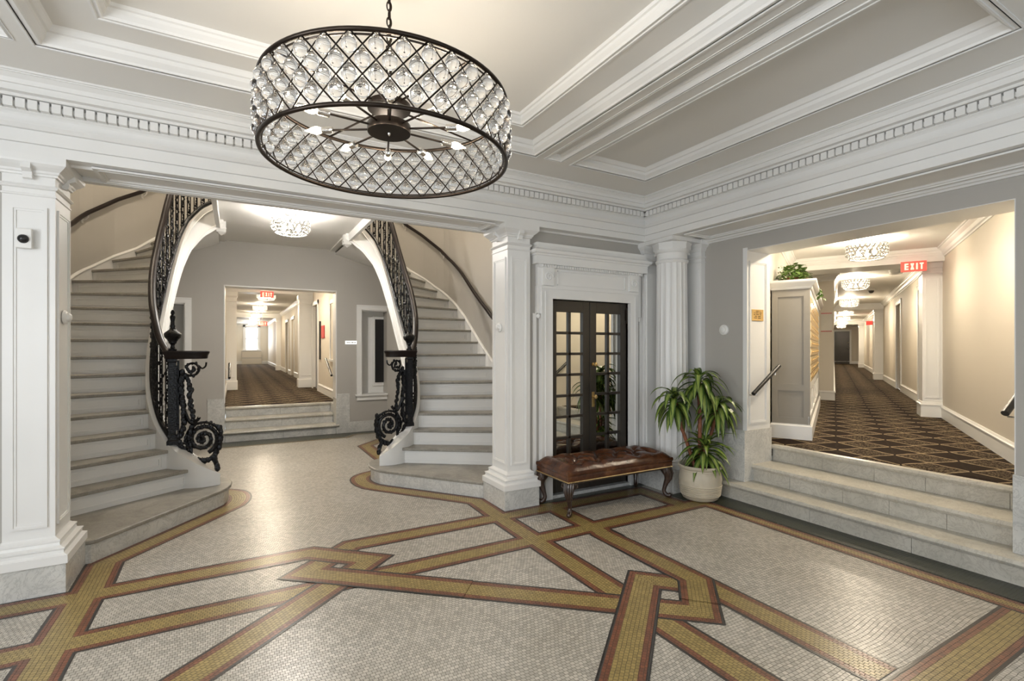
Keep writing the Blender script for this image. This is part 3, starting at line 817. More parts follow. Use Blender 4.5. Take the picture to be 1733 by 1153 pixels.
    q = nb(); fp = [(.034,1.475),(.036,1.49),(.022,1.50),(.016,1.525),(.022,1.54),(.034,1.55),(.034,1.56),(.048,1.585),(.066,1.605),(.072,1.62),(.070,1.625),(.074,1.632),(.070,1.642),(.060,1.655),(.044,1.668),(.028,1.68),(.020,1.70),(.024,1.715),(.018,1.73),(.016,1.76),(.024,1.80),(.020,1.815),(.012,1.825),(.018,1.84),(.016,1.855),(.006,1.872)]
    q.lathe(fp, (nx,ny), 20); q.build('finial', M['iron'], newel, smooth=True)
    # rounded cap of the handrail over the scroll panel
    q = nb(); vs = []
    cap = [(1.25,5.73),(1.25,5.85),(1.10,5.86),(.99,5.855),(.92,5.835),(.885,5.80),(.88,5.76),(.895,5.72),(.94,5.69),(1.02,5.685),(1.12,5.70)]
    def lay(g_, z): 
        c_ = Vector((1.06,5.775)); return [W(((Vector(p)-c_)*g_+c_)[:], z) for p in cap]
    L_ = [lay(.90,1.395), lay(.95,1.40), lay(.97,1.43), lay(1.02,1.445), lay(1.05,1.458), lay(1.05,1.468), lay(.97,1.475)]
    n = len(cap); q.add([p for l in L_ for p in l], [tuple(range(n))[::-1], tuple(range((len(L_)-1)*n, len(L_)*n))]+[(i*n+j, i*n+(j+1)%n, (i+1)*n+(j+1)%n, (i+1)*n+j) for i in range(len(L_)-1) for j in range(n)])
    q.build('handrail_cap', M['rail'], rail, smooth=True)
    # scroll panel in the plane from the newel to the curb end
    def SP(u, z):       # u: 0 at the newel, 1 at the curb end
        return W((1.145-.36*u, 5.79-.03*math.sin(u*2)), z)
    def leafrow(mb, pts, r=.012):
        for i in range(1, len(pts)-1):
            a = Vector(pts[i]); rr = r*(.75+.5*random.random())
            o_ = Vector((random.uniform(-1,1)*.010, random.uniform(-1,1)*.012, random.uniform(-1,1)*.008))
            mb.ball(a+o_, rr, 6, 4, sz=1.4)
    def curl(cu, cz, r0, r1, a0, a1, n=26, asp=1.0):
        out = []
        for i in range(n+1):
            t = i/n; a = a0+(a1-a0)*t; r = r0+(r1-r0)*t
            out.append(SP(cu+r*math.cos(a)/.36, cz+r*math.sin(a)*asp))
        return out
    q = nb()
    big = curl(.60, .60, .132, .020, -1.2, -1.2+PI*4.1, 60, 1.12)
    q.tube(big, [.021-.006*i/60 for i in range(61)], 8); leafrow(q, big, .0150)
    rim = curl(.60, .60, .158, .140, -.9, PI*1.25, 26, 1.1); q.tube(rim, .013, 7); leafrow(q, rim, .013)
    ce_ = Vector(SP(.60,.60)); q.ball(tuple(ce_), .026, 8, 6); q.ball(tuple(ce_+Vector((0,-.012,.02))), .016, 6, 5)
    outer = [SP(*p) for p in spline([(.08,1.10),(.13,.95),(.26,.80),(.36,.76),(.47,.79),(.52,.82)], 6)]
    q.tube(outer, .017, 6)
    low = [SP(*p) for p in spline([(.02,.60),(.16,.50),(.34,.43),(.50,.39),(.68,.385),(.86,.42),(.98,.51),(1.02,.62),(.99,.72)], 6)]
    q.tube(low, .018, 7); leafrow(q, low, .021); leafrow(q, low, .017)
    foot = [SP(*p) for p in spline([(.86,.42),(.88,.37),(.92,.32),(.96,.28)], 5)]; q.tube(foot, .019, 6); leafrow(q, foot, .020)
    stem = [SP(*p) for p in spline([(.06,.62),(.16,.78),(.12,.98),(.10,1.15),(.14,1.27)], 8)]; q.tube(stem, .014, 6); leafrow(q, stem, .022); leafrow(q, stem, .018)
    stem2 = [SP(*p) for p in spline([(.30,.52),(.30,.66),(.38,.80),(.30,.98),(.30,1.12),(.20,1.24)], 8)]; q.tube(stem2[:30], .010, 6); leafrow(q, stem2, .020); leafrow(q, stem2, .014)
    top_ = curl(.34, 1.30, .075, .015, -2.4, -2.4+PI*3.2, 36); q.tube(top_, [.013-.005*i/36 for i in range(37)], 7); leafrow(q, top_[::2], .014)
    tail = [SP(*p) for p in spline([(.50,1.33),(.58,1.30),(.66,1.32),(.68,1.36)], 5)]; q.tube(tail, .009, 6)
    q.tube([SP(.03,.62), SP(.03,1.38)], .009, 6); q.tube([SP(.34,.46), SP(.34,.64)], .010, 6)
    q.build('scroll_panel', M['iron'], rail, smooth=True)
    # balusters: two bars with a foliate chain
    q = MB(); h = .80
    q.tube([(0,-.022,0),(0,-.022,h)], .0065, 5); q.tube([(0,.022,0),(0,.022,h)], .0065, 5)
    ch = [(0, .020*math.sin(i*.9), h*(.08+.84*i/20)) for i in range(21)]
    q.tube(ch, .006, 5)
    for i, p in enumerate(ch): q.ball((p[0]+.008*math.cos(i*2.1), p[1]*.8, p[2]), .0125 if i % 4 else .017, 6, 4, 1.3)
    for zz in (.03,.40,.77): q.tube([(0,-.03,zz),(0,.03,zz)], .008, 5)
    bme = q.mesh('baluster', M['iron'], smooth=True)
    nbal = 22
    for i in range(nbal):
        s = .075+(smax-.09)*(i/(nbal-1)); p = inpt(s); n_ = innorm(s)
        X_w = W(p, lerp(BASEZ, s)+.01)
        hgt = (rz(s)-.03-lerp(BASEZ, s)-.01)/h
        tdir = math.atan2(n_.x*-1, n_.y) ; ang = math.atan2(n_.y, side*n_.x)
        inst(bme, 'baluster', rail, (X_w[0]-(XC+side*1.18), X_w[1]-5.79, X_w[2]), (0,0,ang), (1,1,hgt))
    # ---- handrail on the outer wall
    t = thing('wall_handrail', 'dark wooden handrail on brackets along the curved wall of the %s staircase' % nm, 'handrail', (XC+side*2.4, 5.2, 0))
    T = Matrix.Translation((-(XC+side*2.4), -5.2, 0))
    q = nb(); pts = []; brk = []
    for i in range(41):
        s = ZO[0][0]+.1+(OS[-1]-ZO[0][0]-.2)*i/40; p = oc(s); a = oc(max(0,s-.15)); b = oc(min(OS[-1],s+.15)); d = (b-a).normalized(); n_ = Vector((-d.y,d.x))
        pp = p+n_*.075; zz = lerp(ZO, s)+.74+.10*max(0,min(1,(s-3.2)/1.2)); pts.append(W((pp.x,pp.y), zz))
        if i % 8 == 5: brk.append((p+n_*.004, pp, zz))
    q.tube(pts, .026, 10); q.build('rail', M['rail'], t, smooth=True)
    for a, b, zz in brk:
        q = nb(); q.tube([W((a.x,a.y), zz-.10), W(((a.x*.4+b.x*.6),(a.y*.4+b.y*.6)), zz-.085), W((b.x,b.y), zz-.055), W((b.x,b.y), zz-.02)], .008, 6); q.tube([W((a.x,a.y), zz-.13),W((a.x,a.y), zz-.07)], .014, 6)
        q.build('bracket', M['plastic'], t, smooth=True)

# ------------------------------------------------------------------ stair hall shell
YR = 9.05; HC_ = 3*HS
w = wall('wall_back', 'x', XC-2.9, XC+2.9, 0, 5.0, YR, .3, [(-.16,1.54,0,2.50),(XC+1.325,XC+1.785,.66,2.19),(XC-1.785,XC-1.325,.66,2.19)])
for side, nm in ((1,'right'),(-1,'left')):
    OC = list(OC0) if side > 0 else [OC0[0],(2.5,6.2),left_adj((2.5,6.9))]+[left_adj(p) for p in OC0[1:]]
    q = MB(); P = [(XC+side*p[0], p[1]) for p in OC]
    Q = [(XC+side*(p[0]+.12), p[1]+(.12 if i > 2 else 0)) for i, p in enumerate(OC)]
    q.prism(P+Q[::-1], 0, 5.0); struct(q.build('wall_stair_%s' % nm, M['greige']))
q = MB(); q.box(XC-2.8, XC+2.8, 4.36, 4.43, 3.25, 5.0); struct(q.build('wall_above_beam', M['greige']))
q = MB(); q.box(XC-2.9, XC+2.9, 4.3, 9.4, 5.0, 5.1); struct(q.build('ceiling_stairwell', M['ceil']))
q = MB(); q.box(XC-.86, XC+.86, 4.43, YR, 3.215, 3.39); land = struct(q.build('ceiling_landing', M['ceil']))
q = MB()
for sgn in (1,-1):
    pr = [(0,3.10),(.02,3.10),(.02,3.13),(.03,3.14),(.03,3.24),(.045,3.26),(.055,3.30),(.055,3.41),(0,3.41)]
    a, b = (XC+sgn*.85, 4.43), (XC+sgn*.85, 7.68)
    q.sweep([a,b] if sgn < 0 else [b,a], pr)
    q.box(XC+sgn*.85-.012*(1+sgn) -.0, XC+sgn*.85+.012*(1-sgn), 4.43, 7.68, 3.10, 3.225)
q.build('landing_fascia', M['white'], land)
# marble dado each side of the doorway, marble skirting
q = MB()
for x0, x1 in ((1.55,1.765),(-.385,-.17)): q.box(x0,x1,YR-.012,YR,0,.70)
for x0, x1 in ((1.765,XC+1.785),(XC-1.785,-.385)): q.box(x0,x1,YR-.010,YR,0,.19)
q.box(1.535,1.55,YR-.012,YR+.3,0,.62); q.box(-.17,-.155,YR-.012,YR+.3,0,.62)
struct(q.build('trim_5', M['marble']))
q = MB()
for x0,x1 in ((-.165,-.15),(1.53,1.545)): q.box(x0,x1,YR-.006,YR+.3,.62,2.50)
q.box(-.165,1.545,YR-.006,YR+.3,2.488,2.505)
struct(q.build('trim_6', M['white']))
for n, side in ((6,1),(7,-1)):
    a0, a1 = XC+side*1.325, XC+side*1.785; x0, x1 = min(a0,a1), max(a0,a1)
    q = MB(); e0 = x0-.0; 
    q.box(x0,x1,YR+.26,YR+.30,.66,2.19)
    inn = (x0,x0+.015) if side > 0 else (x1-.015,x1)
    q.box(inn[0],inn[1],YR,YR+.27,.66,2.19); q.box(x0,x1,YR,YR+.27,2.175,2.19); q.box(x0,x1,YR,YR+.27,.66,.675)
    xo = x0 if side > 0 else x1
    j0, j1 = (xo-.085, xo+.0) if side > 0 else (xo, xo+.085)
    q.box(j0,j1,YR-.022,YR,.66,2.19); q.box(min(j0,x0),max(j1,x1),YR-.022,YR,2.19,2.275); q.box(min(j0,x0),max(j1,x1),YR-.034,YR-.022,2.255,2.275)
    q.box(min(j0-.03,x0),max(j1+.03,x1),YR-.06,YR+.02,.645,.675); q.box(min(j0,x0),max(j1,x1),YR-.025,YR,.565,.645)
    o = struct(q.build('window_%d' % n, M['white']))
    q = MB(); g0 = (x0+.26,x1) if side > 0 else (x0,x1-.26)
    q.box(g0[0],g0[1],YR+.235,YR+.262,.80,2.10); q.build('sash', M['white'], o)
    q = MB(); q.box(g0[0]+.04,g0[1]-.0,YR+.225,YR+.236,.86,2.04); q.build('pane', M['black'], o)
# steps to the rear corridor
q = MB(); q.box(1.535,1.86,9.34,9.80,-.1,HC_); q.box(-.40,-.155,9.34,9.80,-.1,HC_); q.box(-.4,1.9,9.15,9.9,-.1,-.0); struct(q.build('trim_14', M['marble']))
t = thing('marble_steps', 'three narrow marble steps up to the rear corridor under the hall ceiling light', 'steps', (.69,9.3,0))
T = Matrix.Translation((-.69,-9.3,0))
for k, (yn, yb) in enumerate(((9.02,9.35),(9.33,9.66),(9.64,9.80))):
    z = HS*(k+1); e = .05 if k == 0 else -.005
    q = MB(); q.m = T; nosed(q, yn, yb+.03, -.155-e if k == 0 else -.15, 1.535+e, z, 'y'); q.build('step_tread', M['marblew'], t, smooth=True)
    q = MB(); q.m = T
    for a, b in ((-.15,.69),(.693,1.53)): q.box(a,b,yn+.03,yb+.04,z-HS,z-.045)
    q.build('riser', M['marble'], t)
# ------------------------------------------------------------------ right-hand corridor (turned 27.6 degrees)
RC = Matrix.Rotation(A27, 4, 'Z')
HC, CC, SE = 3*HS, 2.92, 38.0
TR, TL = -1.31, .60
def rb(m=None): q = MB(); q.m = RC if m is None else m @ RC; return q
# carpet slab in corridor coordinates (object is rotated so that the pattern follows the corridor)
def inv(x, y): return (x*CU[0]+y*CU[1], x*CV[0]+y*CV[1])
q = MB(); q.prism([inv(5.0,.95), inv(5.0,3.17), inv(4.86,3.17), inv(4.86,3.3), (6.2,.62), (SE,.62), (SE,TR-.02), (5.1,TR-.02)], HC-.12, HC+.004)
o = q.build('floor_right_corridor', M['carpet']); o.rotation_euler = (0,0,A27); struct(o)
q = MB(); q.prism([inv(4.95,.95), inv(4.95,3.17), inv(5.0,3.17), inv(5.0,.95)], HC-.02, HC+.003); o = q.build('floor_edge', M['carpet']); o.rotation_euler = (0,0,A27); struct(o)
# right wall with two door openings
def rwall(name, s0, s1, t0, t1, z0, z1, mt): q = rb(); q.box(s0,s1,t0,t1,z0,z1); return struct(q.build(name, mt))
doorsR = [(10.7,11.65),(14.5,15.5),(23.0,24.0)]
segs = [5.0]+[v for d in doorsR for v in d]+[SE]
q = rb()
for i in range(0, len(segs), 2): q.box(segs[i],segs[i+1],TR-.15,TR,0,CC+.1)
for a, b in doorsR: q.box(a,b,TR-.15,TR,HC+2.06,CC+.1)
struct(q.build('wall_corridor_right', M['tan']))
q = MB(); q.box(4.86,5.9,3.172,3.6,0,HC-.125); struct(q.build('trim_15', M['marble']))
rwall('wall_corridor_left', 5.79, 11.3, TL, TL+.15, 0, CC+.1, M['cream'])
rwall('wall_corridor_block', 11.3, SE, .0, TL+.15, HC-.1, CC+.1, M['cream'])
rwall('wall_corridor_end', SE, SE+.15, TR-.15, TL+.15, 0, CC+.1, M['tan'])
q = MB(); q.prism([inv(4.82,.6), inv(4.82,3.3), (6.0,TL+.1), (SE,TL+.1), (SE,TR-.1), (5.0,TR-.1)], CC, CC+.12); o = q.build('ceiling_right_corridor', M['ceil']); o.rotation_euler = (0,0,A27); struct(o)
q = MB(); q.prism([inv(4.82,.70), inv(4.82,1.2), (5.3,TR), (5.0,TR-.15)], 0, CC+.1); q.m = None; o = q.build('wall_corridor_return', M['cream']); o.rotation_euler = (0,0,A27); struct(o)
CR = [(0,CC-.125),(.012,CC-.125),(.014,CC-.105),(.03,CC-.095),(.045,CC-.06),(.075,CC-.03),(.08,CC-.02),(.095,CC-.018),(.095,CC),(0,CC)]
BB = [(0,HC),(.018,HC),(.018,HC+.145),(.028,HC+.150),(.028,HC+.160),(.020,HC+.168),(.010,HC+.185),(0,HC+.185)]
q = rb(); q.sweep([(4.9,TR),(SE,TR)], CR); q.sweep([(11.3,TL),(5.79,TL)], CR); q.sweep([(SE,0),(11.3,0),(11.3,TL)], [(d,z) for d,z in CR]); 
struct(q.build('trim_7', M['white']))
q = rb(); cuts = [5.0,9.3]; 
for a, b in ((5.0,9.3),(9.8,10.62),(11.73,14.42),(15.58,19.3),(19.9,22.9),(24.1,31.0),(31.6,SE)): q.sweep([(a,TR),(b,TR)], BB)
q.sweep([(SE,0),(11.3,0),(11.3,TL)], BB); q.sweep([(11.3,TL),(10.2,TL)], BB); q.sweep([(SE,TR),(SE,0)], BB)
struct(q.build('baseboard_corridor', M['white']))
# cross beams with pilasters
for n, (s0,s1,tl) in enumerate(((9.15,9.75,TL),(19.3,19.9,.0),(31.0,31.6,.0))):
    q = rb(); zb = 2.735
    q.box(s0,s1,TR,tl,zb,CC)
    q.box(s0-.012,s1+.012,TR,tl,zb+.075,CC-.0)
    for s_, sg in ((s0-.012,-1),(s1+.012,1)):
        for d, za, zb_ in ((.02,CC-.105,CC-.08),(.045,CC-.08,CC-.045),(.075,CC-.045,CC)): q.box(min(s_,s_+sg*d),max(s_,s_+sg*d),TR,tl,za,zb_)
    struct(q.build('trim_%d' % (8+n), M['white']))
    t = thing('pilaster', ['white panelled pilaster with tall base nearest the lobby in the right-hand corridor','white pilaster halfway down the right-hand corridor','farthest small white pilaster in the right-hand corridor'][n], 'pilaster', (*st(s0+.17,TR),0))
    def pb_(): q_ = MB(); q_.m = Matrix.Translation((-st(s0+.17,TR)[0],-st(s0+.17,TR)[1],0)) @ RC; return q_
    a0,a1,b0,b1 = s0+.17,s1-.05,TR,TR+.225
    q = pb_(); q.rect(a0,a1,b0,b1,[(.02,HC),(.02,HC+.17),(.03,HC+.175),(.03,HC+.19),(.012,HC+.20),(.006,HC+.22),(0,HC+.225)]); q.build('base', M['white'], t)
    q = pb_(); q.rect(a0,a1,b0,b1,[(0,HC+.225),(0,2.58)]); face_panel(q,'x',a0,-1,b0+.03,b1-.03,HC+.28,2.52); q.build('shaft', M['white'], t)
    q = pb_(); q.rect(a0,a1,b0,b1,[(0,2.58),(.012,2.585),(.012,2.60),(0,2.605),(0,2.66),(.014,2.67),(.02,2.70),(.024,2.735)]); q.build('capital', M['white'], t)
# corridor doors
def corridor_door(n, s0, s1, knob=True):
    q = rb(); z1 = HC+2.06
    for a, b in ((s0-.09,s0),(s1,s1+.09)): q.box(a,b,TR-.02,TR+.022,HC,z1+.09)
    q.box(s0-.09,s1+.09,TR-.02,TR+.022,z1,z1+.09); q.box(s0-.10,s1+.10,TR-.01,TR+.03,z1+.08,z1+.10)
    o = struct(q.build('door_%d' % n, M['white']))
    q = rb(); q.box(s0,s1,TR-.09,TR-.05,HC,z1); q.build('door_leaf', M['greige'], o)
    q = rb(); q.ball((s0+.08,TR-.01,HC+1.0), .028, 10, 8); q.tube([(s0+.08,TR-.05,HC+1.0),(s0+.08,TR-.01,HC+1.0)], .012); q.build('knob', M['bronze'], o, smooth=True)
for n, (a, b) in enumerate(doorsR): corridor_door(2+n, a, b)
# dark door at the far end
q = rb(); s = SE; z1 = HC+2.08; ta, tb = -.84, -.03
q.box(s-.03,s,tb,tb+.10,HC,z1+.10); q.box(s-.03,s,ta-.10,ta,HC,z1+.10); q.box(s-.03,s,ta,tb,z1,z1+.10)
o = struct(q.build('door_5', M['white']))
q = rb(); q.box(s-.02,s,ta,tb,HC,z1); 
for za, zb in ((.12,.95),(1.1,1.95)):
    q.box(s-.028,s-.02,ta+.12,tb-.12,HC+za,HC+za+.03); q.box(s-.028,s-.02,ta+.12,tb-.12,HC+zb-.03,HC+zb); q.box(s-.028,s-.02,ta+.12,ta+.15,HC+za,HC+zb); q.box(s-.028,s-.02,tb-.15,tb-.12,HC+za,HC+zb)
q.build('door_leaf', M['doordark'], o)
for zz in (1.0,1.35): q = rb(); q.ball((s-.07,ta+.08,HC+zz), .05, 8, 6); q.build('knob', M['nickel'], o)

# mailbox cabinet
t = thing('mailbox_cabinet', 'tall taupe panelled cabinet with brass mailbox doors at the start of the right-hand corridor', 'cabinet', (*st(6.25,.40),HC))
TC = Matrix.Translation((-st(6.25,.40)[0],-st(6.25,.40)[1],-HC))
a0,a1,b0,b1 = 6.25,10.2,.215,.585
q = rb(TC); q.box(a0+.012,a1,b0+.02,b1,HC+.0,2.16)
q.box(a0,a0+.012,b0,b0+.062,HC+.17,2.16); q.box(a0,a0+.012,b1-.062,b1,HC+.17,2.16)
for za, zb in ((HC+.17,HC+.24),(1.03,1.10),(2.07,2.16)): q.box(a0,a0+.012,b0+.062,b1-.062,za,zb)
q.build('body', M['taupe'], t)
q = rb(TC); q.sweep([(a1,b1),(a0,b1),(a0,b0),(a1,b0)][::-1], [(.0,2.15),(.01,2.15),(.018,2.165),(.02,2.175),(.035,2.19),(.055,2.215),(.062,2.23),(.062,2.25),(0,2.25)]) 
q.box(a0,a1,b0,b1,2.24,2.25); q.build('crown', M['white'], t)
q = rb(TC); q.rect(a0,a1,b0,b1,[(.02,HC),(.02,HC+.15),(.008,HC+.16),(.008,HC+.17)]); q.build('base_moulding', M['white'], t)
q = rb(TC); q.box(a0+.012,a1,b0,b0+.02,1.03,1.12); q.box(a0+.012,a1,b0,b0+.02,2.08,2.16); q.box(a0+.012,a0+.06,b0,b0+.02,HC+.17,2.16); q.box(9.55,a1,b0,b0+.02,HC+.17,2.16); q.box(a0,a1,b0,b0+.02,HC+.17,HC+.26)
for i in range(1,5): q.box(a0+.05+i*.78,a0+.10+i*.78,b0,b0+.02,HC+.2,1.05)
q.box(a0+.02,a1,b0+.016,b0+.02,HC+.2,1.05); q.build('front_frame', M['white'], t)
q = MB(); q.box(0,.34,-.008,0,0,.090); q.box(.02,.32,-.011,-.008,.012,.078); q.tube([(.30,-.011,.045),(.30,-.017,.045)], .008, 8); q.box(.05,.16,-.013,-.011,.05,.07)
mm = q.mesh('mailbox_door', M['brass'])
for c in range(9):
    for r in range(10):
        o = inst(mm, 'mailbox_door', t, None, (0,0,A27)); p = TC @ (RC @ Vector((6.33+c*.355,b0+.006,1.125+r*.0955))); o.location = p
        o.scale = (1,1,1)
# trailing plant on the cabinet
t = thing('trailing_plant', 'green trailing plant with variegated leaves lying on top of the mailbox cabinet', 'plant', (*st(6.9,.40),2.25))
def leafmesh(mb, p, d, up, L, w, droop, nseg=5, uvs=None, fold=.25):
    """one curved blade; uv.x across, uv.y along"""
    d = Vector(d).normalized(); side = d.cross(Vector((0,0,1)))
    if side.length < 1e-3: side = Vector((1,0,0))
    side.normalize(); pts = []; cur = Vector(p); dirv = d.copy()
    for i in range(nseg+1):
        t_ = i/nseg; ww = w*math.sin(PI*min(1,.12+.88*t_)**.8)*.5 if i < nseg else 0.0008
        up_ = side.cross(dirv)
        pts.append((cur-side*ww+up_*ww*fold, cur.copy(), cur+side*ww+up_*ww*fold, t_))
        dirv = (dirv+Vector((0,0,-droop))).normalized(); cur = cur+dirv*(L/nseg)
    for a, b in zip(pts, pts[1:]):
        mb.add([a[0],a[1],b[1],b[0]], [(0,1,2,3)]); mb.add([a[1],a[2],b[2],b[1]], [(0,1,2,3)])
        if uvs is not None: uvs += [(0,a[3]),(.5,a[3]),(.5,b[3]),(0,b[3]),(.5,a[3]),(1,a[3]),(1,b[3]),(.5,b[3])]
q = MB(); rnd = random.Random(3); uvs = []
lp = []
for i in range(300):
    a = rnd.uniform(0,2*PI); rr = rnd.random()**.6
    p = Vector((rr*.42*math.cos(a), rr*.16*math.sin(a), .02+rnd.random()*.30*(1-rr*.6)))
    leafmesh(q, p, (math.cos(a)+rnd.uniform(-.5,.5), math.sin(a)+rnd.uniform(-.5,.5), rnd.uniform(-.2,.9)), 1, rnd.uniform(.05,.10), rnd.uniform(.035,.06), rnd.uniform(.1,.35), 3)
for k in range(9):
    a = rnd.uniform(0,2*PI); p = Vector((rnd.uniform(-.3,.4), rnd.uniform(-.1,.1), .15)); dv = Vector((math.cos(a),math.sin(a)*.5,.9))
    for j in range(7):
        p = p+dv*.028; dv = (dv+Vector((rnd.uniform(-.1,.1),rnd.uniform(-.1,.1),-.22))).normalized()
        leafmesh(q, p, (rnd.uniform(-1,1),rnd.uniform(-1,1),.2), 1, .035, .022, .1, 2)
for j in range(11):
    p = Vector((.5+j*.02, -.22-.004*j+rnd.uniform(-.02,.02), .02-.012*j)); leafmesh(q, p, (rnd.uniform(-1,1),rnd.uniform(-1,1),-.2), 1, .07, .05, .2, 3)
o = q.build('foliage', M['leaf2'], t, fix=False); o.rotation_euler = (0,0,A27)
q = MB(); q.lathe([(.11,0),(.14,.05),(.15,.09),(.13,.10)], (0,0), 14); q.m = None
q.build('basket', M['bark'], t, smooth=True)

# ------------------------------------------------------------------ rear corridor
q = MB(); q.box(-.22,1.86,9.76,35.2,HC-.12,HC+.004); struct(q.build('floor_rear_corridor', M['carpet']))
XRr, XLr, CR2, YE = 1.69, -.20, 3.05, 35.2
q = MB()
for y0,y1,z0 in ((9.35,10.4,HC),(10.4,12.35,HC),(13.2,18.9,HC),(19.9,21.2,HC),(22.2,YE,HC)):
    x = XRr if y1 < 13.5 else 1.80
    q.box(x,x+.15,y0,y1,0,CR2+.1)
for y0,y1,x in ((12.35,13.2,XRr),(18.9,19.9,1.80),(21.2,22.2,1.80)): q.box(x,x+.15,y0,y1,HC+2.05,CR2+.1)
struct(q.build('wall_rear_corridor_right', M['tan']))
q = MB(); q.box(XLr-.15,XLr,9.35,YE,0,CR2+.1); struct(q.build('wall_rear_corridor_left', M['tan']))
wall('wall_rear_corridor_end', 'x', -.4, 2.0, 0, CR2+.1, YE, .15, [(.52,1.24,1.37,2.84)], M['cream'])
q = MB(); q.box(-.4,2.0,9.3,YE+.2,CR2,CR2+.1); struct(q.build('ceiling_rear_corridor', M['ceil']))
q = MB(); d = .05
for a in ((.52,.57,1.37,2.84),(1.19,1.24,1.37,2.84),(.52,1.24,2.79,2.84),(.52,1.24,1.37,1.42),(.52,1.24,2.08,2.13)): q.box(a[0],a[1],YE+.02,YE+.06,a[2],a[3])
for a in ((.40,.52,1.30,2.96),(1.24,1.36,1.30,2.96),(.40,1.36,2.84,2.96),(.33,1.43,1.31,1.37)): q.box(a[0],a[1],YE-.05,YE,a[2],a[3])
q.box(.33,1.43,YE-.12,YE,1.34,1.375)
o = struct(q.build('window_8', M['white'])); q = MB(); q.box(.55,1.21,YE+.035,YE+.04,1.4,2.8); q.build('pane', M['pane'], o)
# radiator cover under the far window
t = thing('radiator_cover', 'low beige radiator cover under the bright window at the end of the rear corridor', 'radiator cover', (.88,YE-.12,HC)); T = Matrix.Translation((-.88,-(YE-.12),-HC))
q = MB(); q.m = T; q.box(.33,1.43,YE-.2,YE-.06,HC+.004,HC+.80); q.build('body', M['tan'], t); q = MB(); q.m = T; q.box(.33,1.43,YE-.205,YE-.2,HC+.36,HC+.42); q.build('slot', M['greige'], t)
BB2 = [(d,z) for d,z in BB]
q = MB()
q.sweep([(XRr,9.76),(XRr,12.2)], BB2); q.sweep([(1.80,13.7),(1.80,18.8)], BB2); q.sweep([(1.80,20.0),(1.80,21.1)], BB2); q.sweep([(1.80,22.3),(1.80,YE)], BB2); q.sweep([(XLr,YE),(XLr,9.76)], BB2)
q.sweep([(1.80,YE),(XLr,YE)], BB2)
struct(q.build('baseboard_rear_corridor', M['white']))
CR3 = [(d,z+CR2-CC) for d,z in CR]
q = MB(); q.sweep([(1.80,13.9),(1.80,YE)], CR3); q.sweep([(XLr,YE),(XLr,13.9)], CR3); q.sweep([(1.80,YE),(XLr,YE)], CR3)
for y0 in (13.55,24.6):
    q.box(XLr,1.85,y0,y0+.45,CR2-.19,CR2)
    q.box(XLr,1.85,y0-.03,y0+.48,CR2-.07,CR2)
struct(q.build('trim_11', M['white']))
for (x0,x1,y0,y1,lb) in ((XLr,.02,13.6,13.95,'left white pilaster framing the view down the rear corridor'),(1.41,XRr+.11,13.6,13.95,'right white pilaster framing the view down the rear corridor'),(1.60,1.80,24.7,25.0,'small far white pilaster on the right of the rear corridor')):
    t = thing('pilaster', lb, 'pilaster', (x0,y0,0)); T = Matrix.Translation((-x0,-y0,0))
    q = MB(); q.m = T; q.rect(x0,x1,y0,y1,[(.02,HC),(.02,HC+.2),(.006,HC+.22)]); q.build('base', M['white'], t)
    q = MB(); q.m = T; q.rect(x0,x1,y0,y1,[(0,HC+.22),(0,2.62)]); face_panel(q,'y',y0,-1,x0+.035,x1-.035,HC+.3,2.55); q.build('shaft', M['white'], t)
    q = MB(); q.m = T; q.rect(x0,x1,y0,y1,[(0,2.62),(.014,2.625),(.014,2.64),(0,2.645),(0,2.72),(.02,2.76),(.024,2.865)]); q.build('capital', M['white'], t)
def ydoor(n, x, y0, y1, leafm):
    q = MB(); z1 = HC+2.05
    q.box(x-.022,x,y0-.09,y0,HC,z1+.09); q.box(x-.022,x,y1,y1+.09,HC,z1+.09); q.box(x-.022,x,y0-.09,y1+.09,z1,z1+.09)
    o = struct(q.build('door_%d' % n, M['white'])); q = MB(); q.box(x+.06,x+.09,y0,y1,HC,z1); q.build('door_leaf', leafm, o)
ydoor(6, XRr, 12.35, 13.2, M['steel']); ydoor(7, 1.80, 18.9, 19.9, M['greige']); ydoor(8, 1.80, 21.2, 22.2, M['greige'])
q = MB(); q.box(XRr-.03,XRr,11.9,12.02,HC+.75,HC+1.62); tag(q.build('framed_notice', M['black']), 'slim dark framed panel on the wall beside the lift door in the rear corridor', 'frame')
q = MB(); q.box(XRr-.02,XRr,11.35,11.75,1.72,2.0); tag(q.build('wall_sign', M['red']), 'small dark red wall sign beside the lift door in the rear corridor', 'sign')
t = thing('wall_niche', 'white framed niche with a sill on the right wall just inside the rear corridor', 'niche', (XRr,10.1,0)); T = Matrix.Translation((-XRr,-10.1,0))
q = MB(); q.m = T; q.box(XRr-.02,XRr,9.75,9.83,1.28,2.45); q.box(XRr-.02,XRr,10.55,10.63,1.28,2.45); q.box(XRr-.02,XRr,9.75,10.63,2.40,2.48); q.build('frame', M['white'], t)
q = MB(); q.m = T; q.box(XRr-.06,XRr,9.72,10.66,1.24,1.28); q.build('sill', M['white'], t)

